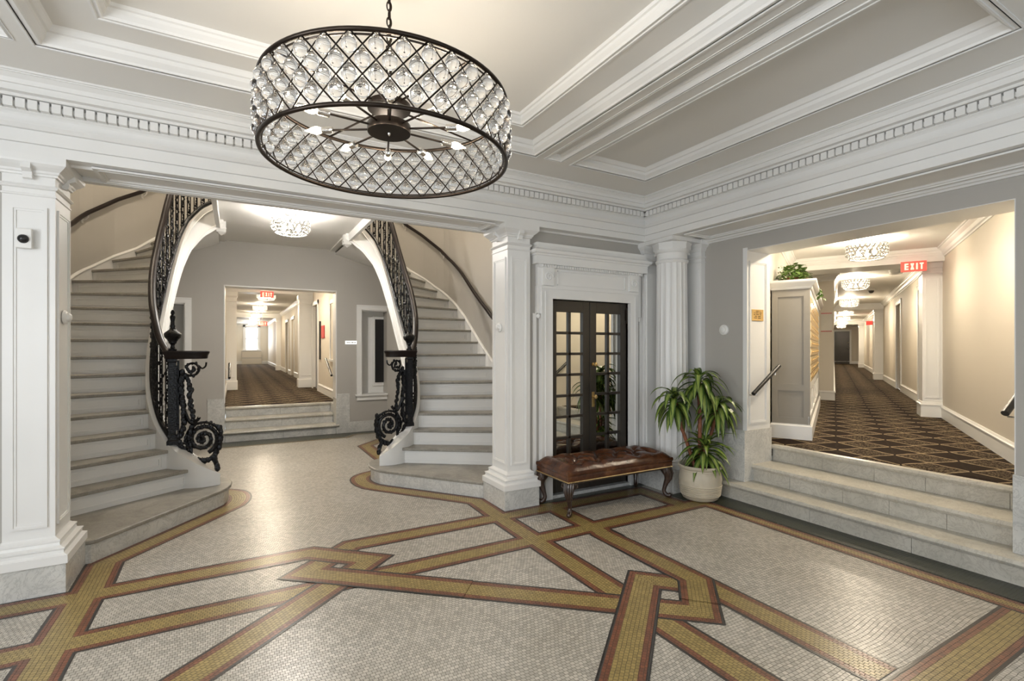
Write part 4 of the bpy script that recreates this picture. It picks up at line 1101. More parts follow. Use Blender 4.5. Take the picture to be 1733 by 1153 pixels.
# ------------------------------------------------------------------ grab rails, plates, signs
def grab(label, a, b, wallp, nrm, r=.02):
    t = thing('grab_rail', label, 'handrail', a); A = Vector(a); Bv = Vector(b)-A; q = MB()
    q.tube([(0,0,0),tuple(Bv)], r, 12); q.build('rail', M['black'], t, smooth=True)
    for f in (.12,.85):
        p = Bv*f; q = MB(); q.tube([tuple(p), tuple(p+Vector((0,0,-.05))), tuple(p+Vector((0,0,-.05))+Vector(nrm)*wallp)], .007, 6); q.build('bracket', M['nickel'], t, smooth=True)
grab('short sloping black grab rail on the white lining below the brass plaque', (4.44,3.07,1.05), (4.86,3.07,1.32), .075, (0,1,0))
grab('black grab rail at the right edge of the opening above the wide marble steps', (4.72,1.33,1.04), (5.02,1.29,1.25), .08, (0,-1,0), .024)
grab('short black grab rail on the left side of the rear corridor steps', (-.09,9.12,1.02), (-.09,9.55,1.24), .055, (-1,0,0))
grab('short black grab rail on the right side of the rear corridor steps', (1.47,9.12,1.02), (1.47,9.75,1.30), .055, (1,0,0))
def disc(label, c, n, r=.045):
    t = thing('wall_sounder', label, 'alarm sounder', c); nv = Vector(n); R = nv.to_track_quat('Z','Y').to_matrix().to_4x4()
    q = MB(); q.m = R; q.lathe([(r,0),(r,.008),(r*.92,.014),(r*.75,.018)], (0,0), 24); q.build('plate', M['plastic'], t, smooth=True)
    q = MB(); q.m = R; q.lathe([(r*.62,.018),(r*.60,.03),(r*.4,.038),(.002,.040)], (0,0), 20); q.build('dome', M['plastic'], t, smooth=True)
disc('white round sounder on the hall side of the far left pillar', (-.970,4.2,1.70), (1,0,0))
disc('white round sounder on the stair side of the middle pillar', (2.216,4.2,1.70), (-1,0,0))
disc('white round sounder on the greige wall left of the marble steps', (XW-.001,3.40,1.69), (-1,0,0), .055)
t = thing('security_camera', 'small white camera box with a black dome on the far left pillar', 'camera', (-1.11,4.035,2.165))
q = MB(); q.box(-.038,.038,-.030,.0,-.065,.055); q.build('housing', M['plastic'], t, bevel=.006)
q = MB(); q.m = Matrix.Translation((0,-.028,-.01)) @ Matrix.Rotation(PI/2,4,'X'); q.lathe([(.027,0),(.025,.012),(.018,.022),(.001,.028)], (0,0), 18); q.build('dome', M['black'], t, smooth=True)
# brass plaque with engraved lines
t = thing('brass_plaque', 'small engraved brass plaque on the white lining of the right-hand opening', 'plaque', (4.625,3.152,1.835))
q = MB(); q.box(-.092,.092,-.006,0,-.058,.058); q.build('plate', M['brass'], t, bevel=.002)
q = MB()
for i, w in enumerate((.09,.12,.13,.10,.12)):
    for j in range(int(w/.012)): 
        if (i*7+j*3) % 5: q.box(-w/2+j*.012,-w/2+j*.012+.009,-.0068,-.006,.036-i*.017,.043-i*.017)
q.build('engraving', M['bronze'], t)
# small lit wall sign beside the rear doorway
t = thing('wall_sign', 'small bright white sign plate on the grey wall right of the rear doorway', 'sign', (1.79,YR-.004,1.60))
q = MB(); q.box(-.10,.10,-.008,0,-.03,.03); q.build('plate', emis('lit_sign_white',(1,1,.97),.45), t)
q = MB()
for j, (a,b) in enumerate(((-.075,-.06),(-.05,-.035),(-.025,-.01),(.005,.03),(.04,.05),(.06,.075))): q.box(a,b,-.0095,-.008,-.010,.010)
q.build('lettering', M['nickel'], t)

def letters(mb, word, h, w, gap, th, y):
    x = 0
    def bar(x0,z0,x1,z1,t_):
        d = Vector((x1-x0,z1-z0)); n = Vector((-d.y,d.x)).normalized()*t_/2
        v = [(x0-n.x,z0-n.y),(x1-n.x,z1-n.y),(x1+n.x,z1+n.y),(x0+n.x,z0+n.y)]
        mb.add([(a,y,b) for a,b in v]+[(a,y-th,b) for a,b in v], [(0,1,2,3),(7,6,5,4),(0,4,5,1),(1,5,6,2),(2,6,7,3),(3,7,4,0)])
    s = h*.2
    for c in word:
        if c == 'E': bar(x+s/2,0,x+s/2,h,s); [bar(x,z,x+w,z,s) for z in (s/2,h/2,h-s/2)]; x += w+gap
        if c == 'X': bar(x+s/2,0,x+w-s/2,h,s); bar(x+w-s/2,0,x+s/2,h,s); x += w+gap
        if c == 'I': bar(x+s/2,0,x+s/2,h,s); x += s+gap
        if c == 'T': bar(x+w/2,0,x+w/2,h,s); bar(x,h-s/2,x+w,h-s/2,s); x += w+gap
def exit_sign(label, loc, rz, sc=1.0, top=.0):
    t = thing('exit_sign', label, 'exit sign', loc, rz)
    q = MB(); q.box(-.15*sc,.15*sc,-.02,.02,-.075*sc,.075*sc); q.build('panel', M['redsign'], t)
    q = MB(); letters(q, 'EXIT', .095*sc, .046*sc, .022*sc, .003, -.0205); q.m = None
    o = q.build('lettering', M['exitletter'], t); o.location = (-.108*sc,0,-.05*sc)
    if top: q = MB(); q.tube([(0,0,.075*sc),(0,0,top)], .008); q.build('stem', M['plastic'], t)
exit_sign('red exit sign hanging under the first beam of the right-hand corridor', (*st(9.0,-.95),2.665), A27-PI/2, .95, .07)
exit_sign('red exit sign just inside the rear corridor, in front of its first ceiling light', (.66,13.3,2.80), 0, .95, .25)
exit_sign('small distant red exit sign near the window at the end of the rear corridor', (1.16,27.4,2.72), 0, 1.4, .33)
q = MB(); q.m = RC; q.box(24.6,24.9,-1.31,-1.1,2.45,2.6); tag(q.build('exit_sign', M['redsign']), 'small red sign box on the right wall far down the right-hand corridor', 'exit sign')
# notice on the side of the block, smoke detector, dome camera
t = thing('framed_notice', 'small red edged notice on the end of the white block behind the mailbox cabinet', 'notice', (*st(11.29,.13),2.0), A27)
q = MB(); q.box(-.006,0,-.10,.08,-.18,.18); q.build('sheet', M['paper'], t); q = MB(); q.box(-.010,0,-.10,.08,.165,.18); q.box(-.010,0,-.10,.08,-.18,-.165); q.build('border', M['red'], t)
t = thing('smoke_detector', 'white smoke detector on the ceiling of the right-hand corridor beyond the first beam', 'smoke detector', (*st(11.3,-.95),CC))
q = MB(); q.lathe([(.11,0),(.11,-.03),(.10,-.035),(.10,-.07),(.07,-.085)], (0,0), 20); q.build('housing', M['plastic'], t, smooth=True)
t = thing('dome_camera', 'small dark dome camera on the ceiling farther down the right-hand corridor', 'camera', (*st(14.6,-.75),CC))
q = MB(); q.lathe([(.09,0),(.09,-.03),(.07,-.04)], (0,0), 16); q.build('mount', M['plastic'], t, smooth=True)
q = MB(); q.lathe([(.06,-.04),(.055,-.075),(.03,-.10),(.002,-.105)], (0,0), 16); q.build('dome', M['black'], t, smooth=True)
# ------------------------------------------------------------------ mirrored double doors and their surround
X0, X1 = 2.735, 3.755; YL = YD+.02
q = MB()
# casing with ears
q.box(2.60,X0,YD-.045,YD+.05,.0,1.90); q.box(X1,3.865,YD-.045,YD+.05,.0,1.90)
q.box(2.555,2.60,YD-.038,YD,1.84,2.11); q.box(3.865,3.91,YD-.038,YD,1.84,2.11)
q.box(2.60,3.865,YD-.045,YD+.05,1.99,2.11); q.box(2.60,X0,YD-.045,YD+.05,1.90,1.99); q.box(X1,3.865,YD-.045,YD+.05,1.90,1.99)
q.box(2.52,2.56,YD-.02,YD,0,1.84); q.box(3.905,3.945,YD-.02,YD,0,1.84)
for x in (2.60,2.645,3.815): q.box(x,x+.012,YD-.055,YD-.045,0,2.06)
q.box(2.60,3.865,YD-.056,YD-.045,2.085,2.11)
# frieze panel between scrolled brackets
q.box(2.56,3.91,YD-.04,YD,2.11,2.29)
q.box(2.79,3.68,YD-.050,YD-.04,2.125,2.135); q.box(2.79,3.68,YD-.050,YD-.04,2.262,2.272); q.box(2.79,2.80,YD-.050,YD-.04,2.13,2.27); q.box(3.67,3.68,YD-.050,YD-.04,2.13,2.27)
for xa in (2.61,3.73):
    q.box(xa,xa+.13,YD-.065,YD-.04,2.115,2.29)
    pts = [(xa+.065+(.05-.042*i/22)*math.cos(i*.45), YD-.069, 2.20+(.05-.042*i/22)*math.sin(i*.45)) for i in range(23)]
    q.tube(pts, .007, 6)
n_e = 44
for i in range(n_e): q.ball((2.60+1.27*i/(n_e-1), YD-.075, 2.303), .014, 6, 4, 1.2)
q.box(2.56,3.91,YD-.07,YD,2.29,2.318)
# cornice
q.sweep([(3.91,YD),(3.91,YD-.05),(2.56,YD-.05),(2.56,YD)], [(-.0,2.318),(.045,2.318),(.045,2.395),(.055,2.40),(.060,2.415),(.075,2.42),(.082,2.435),(.082,2.448),(.062,2.452),(.045,2.47),(.034,2.50),(.032,2.525),(-.04,2.535)])
q.box(2.56,3.91,YD-.05,YD,2.318,2.53)
for xa in (2.575,3.89): q.ball((xa,YD-.03,1.815), .02, 8, 6, 1.2)
surround = struct(q.build('trim_12', M['white']))
q = MB(); q.box(X0-.02,X1+.02,YD-.03,YD+.3,0,.035); struct(q.build('trim_13', M['marble']))
d = MB(); d.box(X0-.0,X1+.0,YL+.07,YL+.09,.035,1.99); door = struct(d.build('door_1', M['doordark']))
def leaf(x0, x1, hinge):
    q = MB(); y0,y1 = YL,YL+.045; zt, zb = 1.985, .04; st_ = .085
    q.box(x0,x0+st_,y0,y1,zb,zt); q.box(x1-st_,x1,y0,y1,zb,zt); q.box(x0+st_,x1-st_,y0,y1,zt-.115,zt); q.box(x0+st_,x1-st_,y0,y1,zb,zb+.33)
    gx0,gx1,gz0,gz1 = x0+st_,x1-st_,zb+.33,zt-.115; m_ = (gx0+gx1)/2; nr = 7; ph = (gz1-gz0)/nr
    q.box(m_-.016,m_+.016,y0+.006,y1,gz0,gz1)
    for i in range(1,nr): q.box(gx0,gx1,y0+.006,y1,gz0+ph*i-.014,gz0+ph*i+.014)
    o = q.build('door_leaf', M['doordark'], door, bevel=.003)
    for a, b in ((gx0,m_-.016),(m_+.016,gx1)):
        for i in range(nr):
            g_ = MB(); g_.box(a,b,y0+.026,y0+.030,gz0+ph*i+(.014 if i else 0),gz0+ph*(i+1)-(.014 if i < nr-1 else 0)); g_.build('mirror_pane', M['mirror'], o)
    for zz in (.35,1.86):
        h = MB(); xh = x0 if hinge < 0 else x1
        h.tube([(xh,y0-.008,zz-.075),(xh,y0-.008,zz+.075)], .008, 8); h.ball((xh,y0-.008,zz-.082), .010); h.ball((xh,y0-.008,zz+.082), .010); h.box(xh-.022,xh+.022,y0-.004,y0,zz-.06,zz+.06)
        h.build('hinge', M['bronze'], o, smooth=True)
    return o
xm = (X0+X1)/2; leaf(X0+.004, xm-.003, -1); rl = leaf(xm+.003, X1-.004, 1)
for zz in (1.33,.99):
    q = MB(); q.m = Matrix.Translation((xm+.045,YL,zz)) @ Matrix.Rotation(PI/2,4,'X')
    q.lathe([(.018,0),(.018,.004),(.008,.006),(.008,.022),(.020,.030),(.024,.040),(.020,.050),(.004,.054)], (0,0), 18); q.build('knob', M['brass'], rl, smooth=True)
q = MB(); q.box(xm+.028,xm+.062,YL-.004,YL,.88,1.04); q.build('key_plate', M['brass'], rl, bevel=.004)

# ------------------------------------------------------------------ tufted leather bench
BX0,BX1,BY0,BY1 = 2.55,3.81,3.535,4.035
t = thing('tufted_bench', 'buttoned brown leather bench with carved cabriole legs in front of the mirrored doors', 'bench', ((BX0+BX1)/2,(BY0+BY1)/2,0))
bx, by = (BX1-BX0)/2, (BY1-BY0)/2
q = MB(); nx_, ny_ = 110, 46; btn = []
for r_ in range(3):
    for c_ in range(5 - (r_ % 2)):
        btn.append((-bx+.14+(c_+(.5 if r_ % 2 else 0))*(2*bx-.28)/4, -by+.12+r_*(2*by-.24)/2))
def seath(x, y):
    ex = min(1, (bx+.012-abs(x))/.13); ey = min(1, (by+.012-abs(y))/.13)
    e = (max(0,ex)*max(0,ey)); dome = (1-(1-max(0,ex))**3)*(1-(1-max(0,ey))**3)
    h = .404+.070*dome
    for (a,b) in btn:
        d_ = math.hypot(x-a, y-b); h -= .055*math.exp(-(d_/.055)**1.6)
    # pleats running diagonally between neighbouring buttons
    g_ = 0
    for i,(a,b) in enumerate(btn):
        for (c,dd) in btn[i+1:]:
            L = math.hypot(c-a,dd-b)
            if L < .32 and abs(dd-b) > .05:
                tt = ((x-a)*(c-a)+(y-b)*(dd-b))/(L*L)
                if 0 < tt < 1:
                    px = a+tt*(c-a)-x; py = b+tt*(dd-b)-y; g_ = max(g_, math.exp(-(math.hypot(px,py)/.016)**2))
    for (a,b) in btn:
        if b < -by+.12 or b > by-.12:
            if (y < b if b < 0 else y > b): g_ = max(g_, .8*math.exp(-((x-a)/.010)**2))
    h -= .024*g_*dome
    h += .003*math.sin(x*37+y*21)*dome
    return h
vs = []; fs = []
for i in range(nx_+1):
    for j in range(ny_+1):
        u = -1+2*i/nx_; v = -1+2*j/ny_
        x = (bx+.012)*u; y = (by+.012)*v
        k = max(0, abs(u)-.93)/.07*max(0, abs(v)-.85)/.15
        x *= 1-.012*k; y *= 1-.03*k
        vs.append((x,y,seath(x,y)))
for i in range(nx_):
    for j in range(ny_): a = i*(ny_+1)+j; fs.append((a,a+ny_+1,a+ny_+2,a+1))
q.add(vs, fs)
q.rect(-bx,bx,-by,by,[(.012,.408),(.016,.392),(.013,.374),(.005,.366),(.008,.360),(.008,.318),(.002,.308)], cap0=True, cap1=False)
q.build('cushion', M['leather'], t, smooth=True)
for a, b in btn:
    q2 = MB(); q2.ball((a,b,seath(a,b)+.004), .010, 8, 6, .6); q2.build('button', M['leather'], t, smooth=True)
q = MB()
per = []
for i in range(84): per.append((-bx-.009+(2*bx+.018)*i/83, -by-.010)); per.append((-bx-.009+(2*bx+.018)*i/83, by+.010))
for i in range(34): per.append((-bx-.010, -by+(2*by)*i/33)); per.append((bx+.010, -by+(2*by)*i/33))
for x, y in per: q.ball((x,y,.316), .0062, 6, 4)
q.build('nail_trim', M['brass'], t, smooth=True)
q = MB(); q.rect(-bx,bx,-by,by,[(.002,.302),(.006,.306),(.006,.312),(0,.314)]); q.rect(-bx+.03,bx-.03,-by+.03,by-.03,[(0,.285),(0,.305)]); q.build('seat_rail', M['legwood'], t)
for sx in (-1,1):
    for sy in (-1,1):
        q = MB(); D = Vector((sx,sy,0)).normalized(); c_ = Vector((sx*(bx-.045), sy*(by-.045),0))
        prof = [(.0,.305,.052),(.018,.275,.052),(.034,.235,.045),(.032,.19,.034),(.016,.145,.025),(.002,.10,.020),(-.004,.065,.019),(.010,.035,.021),(.032,.018,.022),(.050,.020,.019),(.056,.036,.012)]
        P = spline(prof, 4); q.tube([tuple(c_+D*p[0]+Vector((0,0,max(p[2],p[1])))) for p in P], [p[2] for p in P], 12)
        # carved acanthus on the knee
        for k in range(5):
            a = (k-2)*.5; dd = Matrix.Rotation(a,3,'Z') @ D
            q.tube([tuple(c_+D*.018+dd*.047+Vector((0,0,.300))), tuple(c_+D*.036+dd*.044+Vector((0,0,.25))), tuple(c_+D*.034+dd*.034+Vector((0,0,.195))), tuple(c_+D*.018+dd*.026+Vector((0,0,.15)))], [.008,.011,.009,.003], 6)
        q.ball(tuple(c_+D*.050+Vector((0,0,.026))), .022, 10, 8)
        for e_ in (-1,1):
            S_ = Vector((-D.y,D.x,0))*e_
            q.tube([tuple(c_+S_*.045+D*.01+Vector((0,0,.29))), tuple(c_+S_*.066+Vector((0,0,.285))), tuple(c_+S_*.070+Vector((0,0,.262))), tuple(c_+S_*.055+D*.012+Vector((0,0,.255)))], [.009,.010,.008,.005], 6)
        q.build('leg', M['legwood'], t, smooth=True)

# ------------------------------------------------------------------ potted dracaena
PX, PY = 4.045, 3.375
t = thing('potted_plant', 'tall striped-leaf dracaena in a ribbed cream stoneware pot in the corner by the marble steps', 'plant', (PX,PY,0.0055))
q = MB(); pf = [(.150,0),(.168,.012),(.178,.035)]
for i in range(7): z = .045+i*.016; pf += [(.186+i*.0022,z),(.191+i*.0022,z+.005),(.186+i*.0022,z+.011)]
pf += [(.200,.17),(.203,.20),(.196,.25),(.190,.275),(.193,.290),(.196,.292),(.194,.300),(.198,.304),(.206,.312),(.214,.325),(.215,.335),(.208,.342),(.196,.340),(.190,.33),(.188,.29)]
q.lathe(pf, (0,0), 48, cap1=False); q.build('pot', M['pot'], t, smooth=True)
q = MB(); q.lathe([(.188,.285),(.1,.298),(.01,.303)], (0,0), 28, cap0=False); q.build('soil', M['soil'], t, smooth=True)
RV = Vector((math.cos(math.radians(29.264)), -math.sin(math.radians(29.264)), 0))   # towards the right of the room view
stalks = [([(0,0,.29),(.0,.01,.5),(-.005,.0,.78),(-.01,0,1.20)], .020, 1.20, 40, .36, .0),
          ([(-.05,0,.29),(-.09,0,.42),(-.16,0,.63),(-.20,0,.74),(-.26,0,1.02)], .017, 1.02, 32, .34, -.26),
          ([(.05,.02,.29),(.08,.02,.5),(.14,.02,.72),(.18,.02,.95)], .016, .95, 38, .34, .17),
          ([(.02,-.03,.29),(.03,-.03,.38),(.03,-.04,.54)], .022, .54, 46, .33, .03)]
rl_ = random.Random(11)
for pts, r, zc, nl, LL, off in stalks:
    W3 = [tuple(RV*p[0]+Vector((-.489,-.872,0))*(-p[1])+Vector((0,0,p[2]))) for p in spline(pts, 5)]
    q = MB(); q.tube(W3, [r*(1+.06*math.sin(i*2.2)) for i in range(len(W3))], 10); q.build('stem', M['bark'], t, smooth=True)
    tip = Vector(W3[-1]); q = MB(); uvs = []
    for i in range(nl):
        a = i*2.399+rl_.uniform(-.3,.3); f_ = i/nl
        el = 1.25-1.45*(1-f_)**.8*1.0+rl_.uniform(-.15,.15)
        el = max(-.25, el)
        dv = Vector((math.cos(a)*math.cos(el), math.sin(a)*math.cos(el), math.sin(el)))
        base = tip+Vector((0,0,-.13*(1-f_)))+dv*.01
        if zc < .6: el = max(.35, el)
        L = LL*rl_.uniform(.75,1.05)*(1 if f_ < .9 else .75)
        # keep the leaves clear of the wall and of the column
        reach = (PX+base.x)+dv.x*L*.95
        if reach > XW-.03: dv.x *= max(.05,(XW-.06-PX-base.x)/(dv.x*L*.95)); 
        if PY+base.y+dv.y*L*.75 > 3.60: dv.y *= .25
        leafmesh(q, base, dv, 1, L, rl_.uniform(.056,.072), rl_.uniform(.24,.40)*(.62 if zc < .6 else 1), 8, uvs, .30)
    me = q.mesh('leaves', M['leaf'], smooth=True, fix=False)
    ul = me.uv_layers.new(name='UVMap')
    for i, w in enumerate(uvs): ul.data[i].uv = w
    o = bpy.data.objects.new('leaves', me); COL.objects.link(o); o.parent = t

# ------------------------------------------------------------------ crystal drum chandelier
HX, HY = .64, 2.344; ZBt, ZTp, RR = 2.392, 2.667, .56
t = thing('chandelier', 'large bronze drum chandelier with a diamond lattice of crystal drops and candle bulbs', 'chandelier', (HX,HY,ZBt))
O = -ZBt
def ring(z, r, rr, n=96): return [(r*math.cos(2*PI*i/n), r*math.sin(2*PI*i/n), z+O) for i in range(n)], rr
for z in (ZTp, ZBt):
    p, rr = ring(z, RR, .0095); q = MB(); q.tube(p, rr, 10, closed=True); q.build('hoop', M['bronze'], t, smooth=True)
for z, r in ((ZTp-.01,.545),(ZBt+.01,.545)):
    p, rr = ring(z, r, .004); q = MB(); q.tube(p, rr, 6, closed=True); q.build('inner_hoop', M['bronze'], t, smooth=True)
NC, LV = 36, 5; hd = (ZTp-ZBt)/LV
q = MB()
for i in range(NC):
    for sg in (1,-1):
        for l in range(LV):
            p = []
            for e in (0,.5,1):
                a = 2*PI*(i+sg*.5*(l+e))/NC; p.append((RR*math.cos(a), RR*math.sin(a), ZTp-hd*(l+e)+O))
            q.tube(p, .0033, 4, caps=False)
q.build('lattice', M['bronze'], t)
q = MB(); q.lathe([(.001,-.002),(.0035,-.006),(.0035,-.010),(.006,-.016),(.013,-.024),(.022,-.034),(.0275,-.046),(.0285,-.056),(.026,-.068),(.018,-.079),(.008,-.084),(.001,-.085)], (0,0), 14)
cm_ = q.mesh('crystal_drop', M['crystal'], smooth=True)
cand = []
for l in range(4):
    for i in range(NC):
        a = 2*PI*(i+.5*l)/NC; p = Vector((RR*math.cos(a), RR*math.sin(a), ZTp-hd*l+O)); w = p+Vector((HX,HY,ZBt))
        cand.append(((w-Vector((0,0,1.5))).length, p, a))
cand.sort(key=lambda c: c[0])
for _, p, a in cand[:100]: inst(cm_, 'crystal_drop', t, p, (0,0,a))
q = MB()
for _, p, a in cand[100:]:
    q.m = Matrix.Translation(p); q.lathe([(.001,-.002),(.0035,-.010),(.006,-.016),(.013,-.024),(.022,-.034),(.0275,-.046),(.0285,-.056),(.026,-.068),(.018,-.079),(.001,-.085)], (0,0), 12)
q.m = None; o = q.build('crystal_drop', M['crystal'], t, smooth=True); o['kind'] = 'stuff'; o['label'] = 'clear crystal drops on the far side of the drum'
q = MB(); q.lathe([(.10,2.528+O),(.101,2.532+O),(.101,2.566+O),(.098,2.57+O)], (0,0), 40); q.build('hub', M['bronze'], t, smooth=True)
q = MB(); q.lathe([(.002,2.515+O),(.006,2.52+O),(.008,2.528+O)], (0,0), 12); q.build('hub_finial', M['nickel'], t, smooth=True)
q = MB(); q.lathe([(.10,2.638+O),(.101,2.642+O),(.101,2.664+O),(.07,2.672+O)], (0,0), 40); q.build('upper_disc', M['bronze'], t, smooth=True)
q = MB(); q.tube([(0,0,2.56+O),(0,0,2.65+O)], .009, 10); q.tube([(0,0,2.66+O),(0,0,2.74+O)], .010, 8); q.build('stem', M['bronze'], t, smooth=True)
for k in range(4):
    a = math.radians(20+90*k); q = MB(); q.tube([(.09*math.cos(a),.09*math.sin(a),2.655+O),(RR*math.cos(a),RR*math.sin(a),ZTp+O)], .007, 6, flat=.6); q.build('cross_bar', M['bronze'], t)
for k in range(10):
    a = math.radians(4+36*k); ca, sa = math.cos(a), math.sin(a)
    z = 2.549+O
    q = MB(); q.tube([(.098*ca,.098*sa,z),(.275*ca,.275*sa,z)], .0052, 8); arm = q.build('arm', M['bronze'], t, smooth=True)
    Rm = Matrix.Translation((.275*ca,.275*sa,z)) @ Matrix.Rotation(a,4,'Z') @ Matrix.Rotation(PI/2,4,'Y')
    q = MB(); q.m = Rm; pf = [(.006,-.004),(.016,0)]
    for j in range(7): pf += [(.0165,.004+j*.0065),(.0150,.0072+j*.0065)]
    pf += [(.014,.052)]; q.lathe(pf, (0,0), 16); q.build('socket', M['nickel'], arm, smooth=True)
    q = MB(); q.m = Rm; q.lathe([(.010,.050),(.013,.058),(.0175,.072),(.018,.084),(.014,.100),(.007,.118),(.003,.132),(.0005,.138)], (0,0), 14); q.build('bulb', M['bulb'], arm, smooth=True)
# chain up to the ceiling
z = 2.735; k = 0
chain = MB()
while z < 3.20:
    pts = []
    for i in range(14):
        a = 2*PI*i/14; c_, s_ = math.cos(a)*.011, math.sin(a)*.024
        pts.append((c_, 0, z+.02+s_+O) if k % 2 == 0 else (0, c_, z+.02+s_+O))
    chain.tube(pts, .0035, 6, closed=True); z += .038; k += 1
chain.tube([(0.004,0,2.72+O),(.006,0,3.0+O),(.003,0,3.22+O)], .0035, 6)
chain.build('chain', M['bronze'], t, smooth=True)
q = MB(); q.lathe([(.012,2.86+O),(.016,2.865+O),(.016,2.94+O),(.012,2.945+O)], (0,0), 6); q.build('chain_link', M['bronze'], t)
q = MB(); q.lathe([(.001,3.19+O),(.03,3.195+O),(.065,3.215+O),(.07,3.228+O)], (0,0), 24); q.build('canopy', M['bronze'], t, smooth=True)

# ------------------------------------------------------------------ flush crystal ceiling lights
def ringlight():
    t = thing('ceiling_light', 'x', 'ceiling light', (0,0,0), 0)
    q = MB(); q.lathe([(.068,0),(.070,-.006),(.060,-.014),(.022,-.024),(.016,-.030)], (0,0), 24); q.build('canopy', M['nickel'], t, smooth=True)
    q = MB(); q.tube([(0,0,-.02),(0,0,-.13)], .009, 8); q.build('stem', M['nickel'], t, smooth=True)
    R_, n, h = .225, 26, .0265
    q = MB(); cr = MB()
    for row in range(4):
        for i in range(n):
            a = 2*PI*(i+.5*(row % 2))/n; z = -.095-row*.043
            rr = R_-(.0 if row < 3 else .03)
            c = Vector((rr*math.cos(a), rr*math.sin(a), z)); tx = Vector((-math.sin(a), math.cos(a), 0)); tz = Vector((math.cos(a)*(.0 if row < 3 else .6), math.sin(a)*(.0 if row < 3 else .6), 1)).normalized()
            q.tube([tuple(c+tx*(.0245*math.cos(b))+tz*(.0245*math.sin(b))) for b in [2*PI*k/12 for k in range(12)]], .0036, 4, closed=True)
            if row < 3 or i % 2: cr.ball(tuple(c), .0135, 6, 5)
    for row, rr in ((0,R_),(3,R_-.03)):
        z = -.07 if row == 0 else -.245
        q.tube([(rr*math.cos(2*PI*i/48), rr*math.sin(2*PI*i/48), z) for i in range(48)], .004, 5, closed=True)
    for k in range(4):
        a = PI/4+PI/2*k; q.tube([(0,0,-.12),(R_*math.cos(a),R_*math.sin(a),-.10)], .004, 5)
    q.build('ring_drum', M['ringmetal'], t, smooth=True)
    o = cr.build('crystal_beads', M['crystal'], t, smooth=True)
    for k in range(3):
        a = .4+2*PI/3*k; q = MB(); q.lathe([(.010,-.125),(.012,-.14),(.023,-.165),(.026,-.185),(.018,-.205),(.001,-.212)], (.10*math.cos(a),.10*math.sin(a)), 12); q.build('bulb', M['bulb2'], t, smooth=True)
    return t
M['bulb2'] = emis('lit_flush_bulb', (1.0,.86,.64), 5)
first = ringlight()
spots = [(.615,6.88,3.213,'round crystal ring ceiling light in the stair hall','ceiling light',34)]
sR = [4.9+1.0, 7.95, 11.95, 16.8, 21.2, 25.6, 30.0, 34.4]
lR = ['partly hidden crystal ceiling light just inside the right-hand opening, cut by its header','crystal ring ceiling light before the first beam of the right-hand corridor','crystal ring ceiling light just past the first beam of the right-hand corridor','third crystal ceiling light fully seen in the right-hand corridor, before the second beam',
      'fourth fully seen ceiling light down the right-hand corridor','fifth fully seen ceiling light down the right-hand corridor','sixth fully seen ceiling light down the right-hand corridor','farthest ceiling light in the right-hand corridor, nearest the dark end door']
for s_, l_ in zip(sR, lR): spots.append((*st(s_,-.36),CC,l_,'R',54))
for (x,y), l_ in zip(((.70,11.3),(.72,14.9),(.74,19.4),(.77,23.6),(.79,27.0),(.80,31.5)), ('unseen ceiling light added to brighten the rear corridor entry, above the doorway header','nearest visible crystal ceiling light in the rear corridor, behind the exit sign','second crystal ceiling light down the rear corridor','third ceiling light down the rear corridor','fourth visible ceiling light down the rear corridor','ceiling light added to brighten the far end of the rear corridor, before the window')):  # first and last lights are added to brighten the corridor's two ends
    spots.append((x,y,CR2,l_,'C',56))
def lamp(name, kind, loc, power, col, size=.1, rot=None, **kw):
    l = bpy.data.lights.new(name, kind); l.energy = power; l.color = col
    if kind == 'POINT': l.shadow_soft_size = size
    if kind == 'AREA':
        l.shape = 'RECTANGLE'; l.size = size[0]; l.size_y = size[1]
    for k, v in kw.items(): setattr(l, k, v)
    o = bpy.data.objects.new(name, l); COL.objects.link(o); o.location = loc
    if rot: o.rotation_euler = rot
    return o
WARM = (1.0,.86,.66)
for i, (x,y,z,l_,g_,pw) in enumerate(spots):
    o = first if i == 0 else copy_tree(first)
    o.location = (x,y,z); o['label'] = l_; o['category'] = 'ceiling light'; o['group'] = 'crystal ring ceiling lights'
    pw *= 2.4 if i == 0 else (1.6 if i == 9 else 1); lc = WARM if i else (1,.94,.86)
    lamp('ceiling_light_lamp', 'POINT', (x,y,z-.18), pw, lc, .06)
# chandelier lamps
for k in range(10):
    a = math.radians(4+36*k); lamp('candle_lamp', 'POINT', (HX+.37*math.cos(a), HY+.37*math.sin(a), 2.549), PW_CH, (1.0,.88,.72), .02)
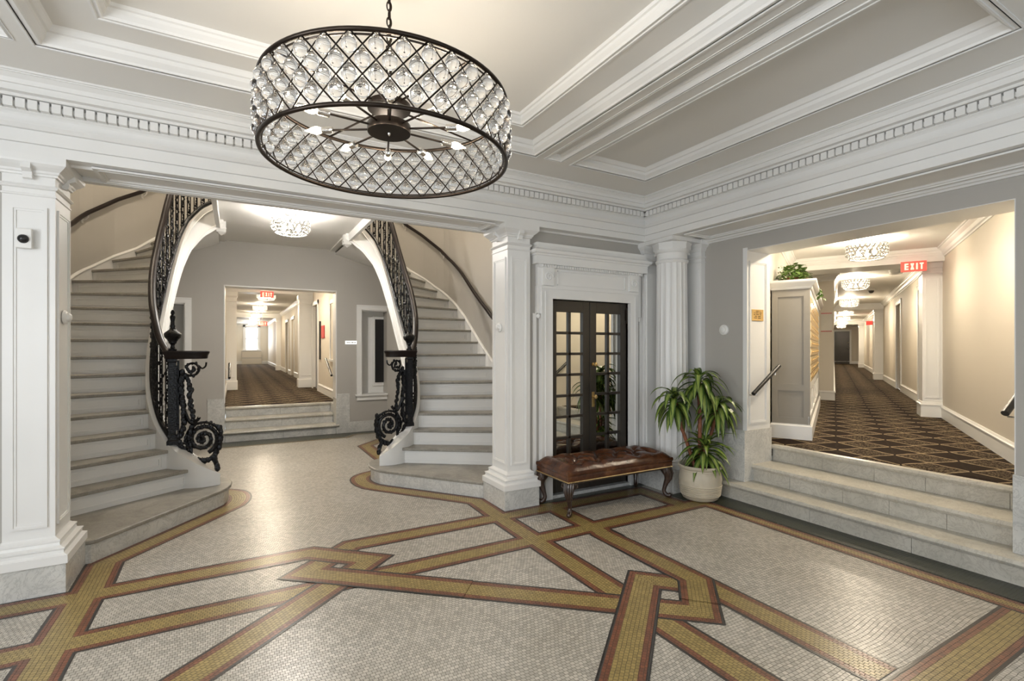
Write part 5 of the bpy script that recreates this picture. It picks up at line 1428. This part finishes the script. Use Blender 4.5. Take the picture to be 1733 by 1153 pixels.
# stairwell light on the upper floor
t = thing('stairwell_light','round glowing ceiling light high in the stairwell','ceiling light',(XC,6.4,5.0))
q = MB(); q.lathe([(.22,0),(.22,-.04),(.14,-.08),(.02,-.09)], (0,0), 24); q.build('shade', emis('stairwell_shade',(1,.84,.6),3), t, smooth=True)
for sx in (-1,1): lamp('stairwell_lamp', 'POINT', (XC+sx*1.3,6.6,4.7), PW_ST, (1.0,.86,.68), .12)
# daylight through the entrance windows behind and to the left
lamp('daylight_door', 'AREA', (.65,YB-.1,1.35), PW_DAY, (.95,.97,1.0), (1.9,2.5), (PI/2,0,PI))
lamp('daylight_left', 'AREA', (-1.7,YB-.1,1.75), PW_DAY*.45, (.95,.97,1.0), (1.1,1.6), (PI/2,0,PI))
lamp('daylight_right', 'AREA', (3.0,YB-.1,1.75), PW_DAY*.45, (.95,.97,1.0), (1.1,1.6), (PI/2,0,PI))
lamp('daylight_side', 'AREA', (XL-.1,-1.1,1.75), PW_DAY*.5, (.95,.97,1.0), (1.5,1.6), (PI/2,0,-PI/2))
lamp('daylight_side', 'AREA', (XL-.1,1.4,1.75), PW_DAY*.5, (.95,.97,1.0), (1.5,1.6), (PI/2,0,-PI/2))
lamp('daylight_far', 'AREA', (.88,YE+.0,2.1), 30, (.95,.98,1.0), (.66,1.4), (PI/2,0,PI))
# world
w = bpy.data.worlds.new('world'); SC.world = w; w.use_nodes = True
w.node_tree.nodes['Background'].inputs[0].default_value = (.80,.90,1.0,1); w.node_tree.nodes['Background'].inputs[1].default_value = 1.6
SC.view_settings.view_transform = 'Standard'; SC.view_settings.look = 'None'; SC.view_settings.gamma = 1
SC.view_settings.exposure = EXPO
try:
    SC.view_settings.use_curve_mapping = False
    SC.cycles.max_bounces = 10; SC.cycles.diffuse_bounces = 5; SC.cycles.transmission_bounces = 8; SC.cycles.glossy_bounces = 4
    SC.cycles.sample_clamp_indirect = 6; SC.cycles.caustics_reflective = False; SC.cycles.caustics_refractive = False
except Exception: pass
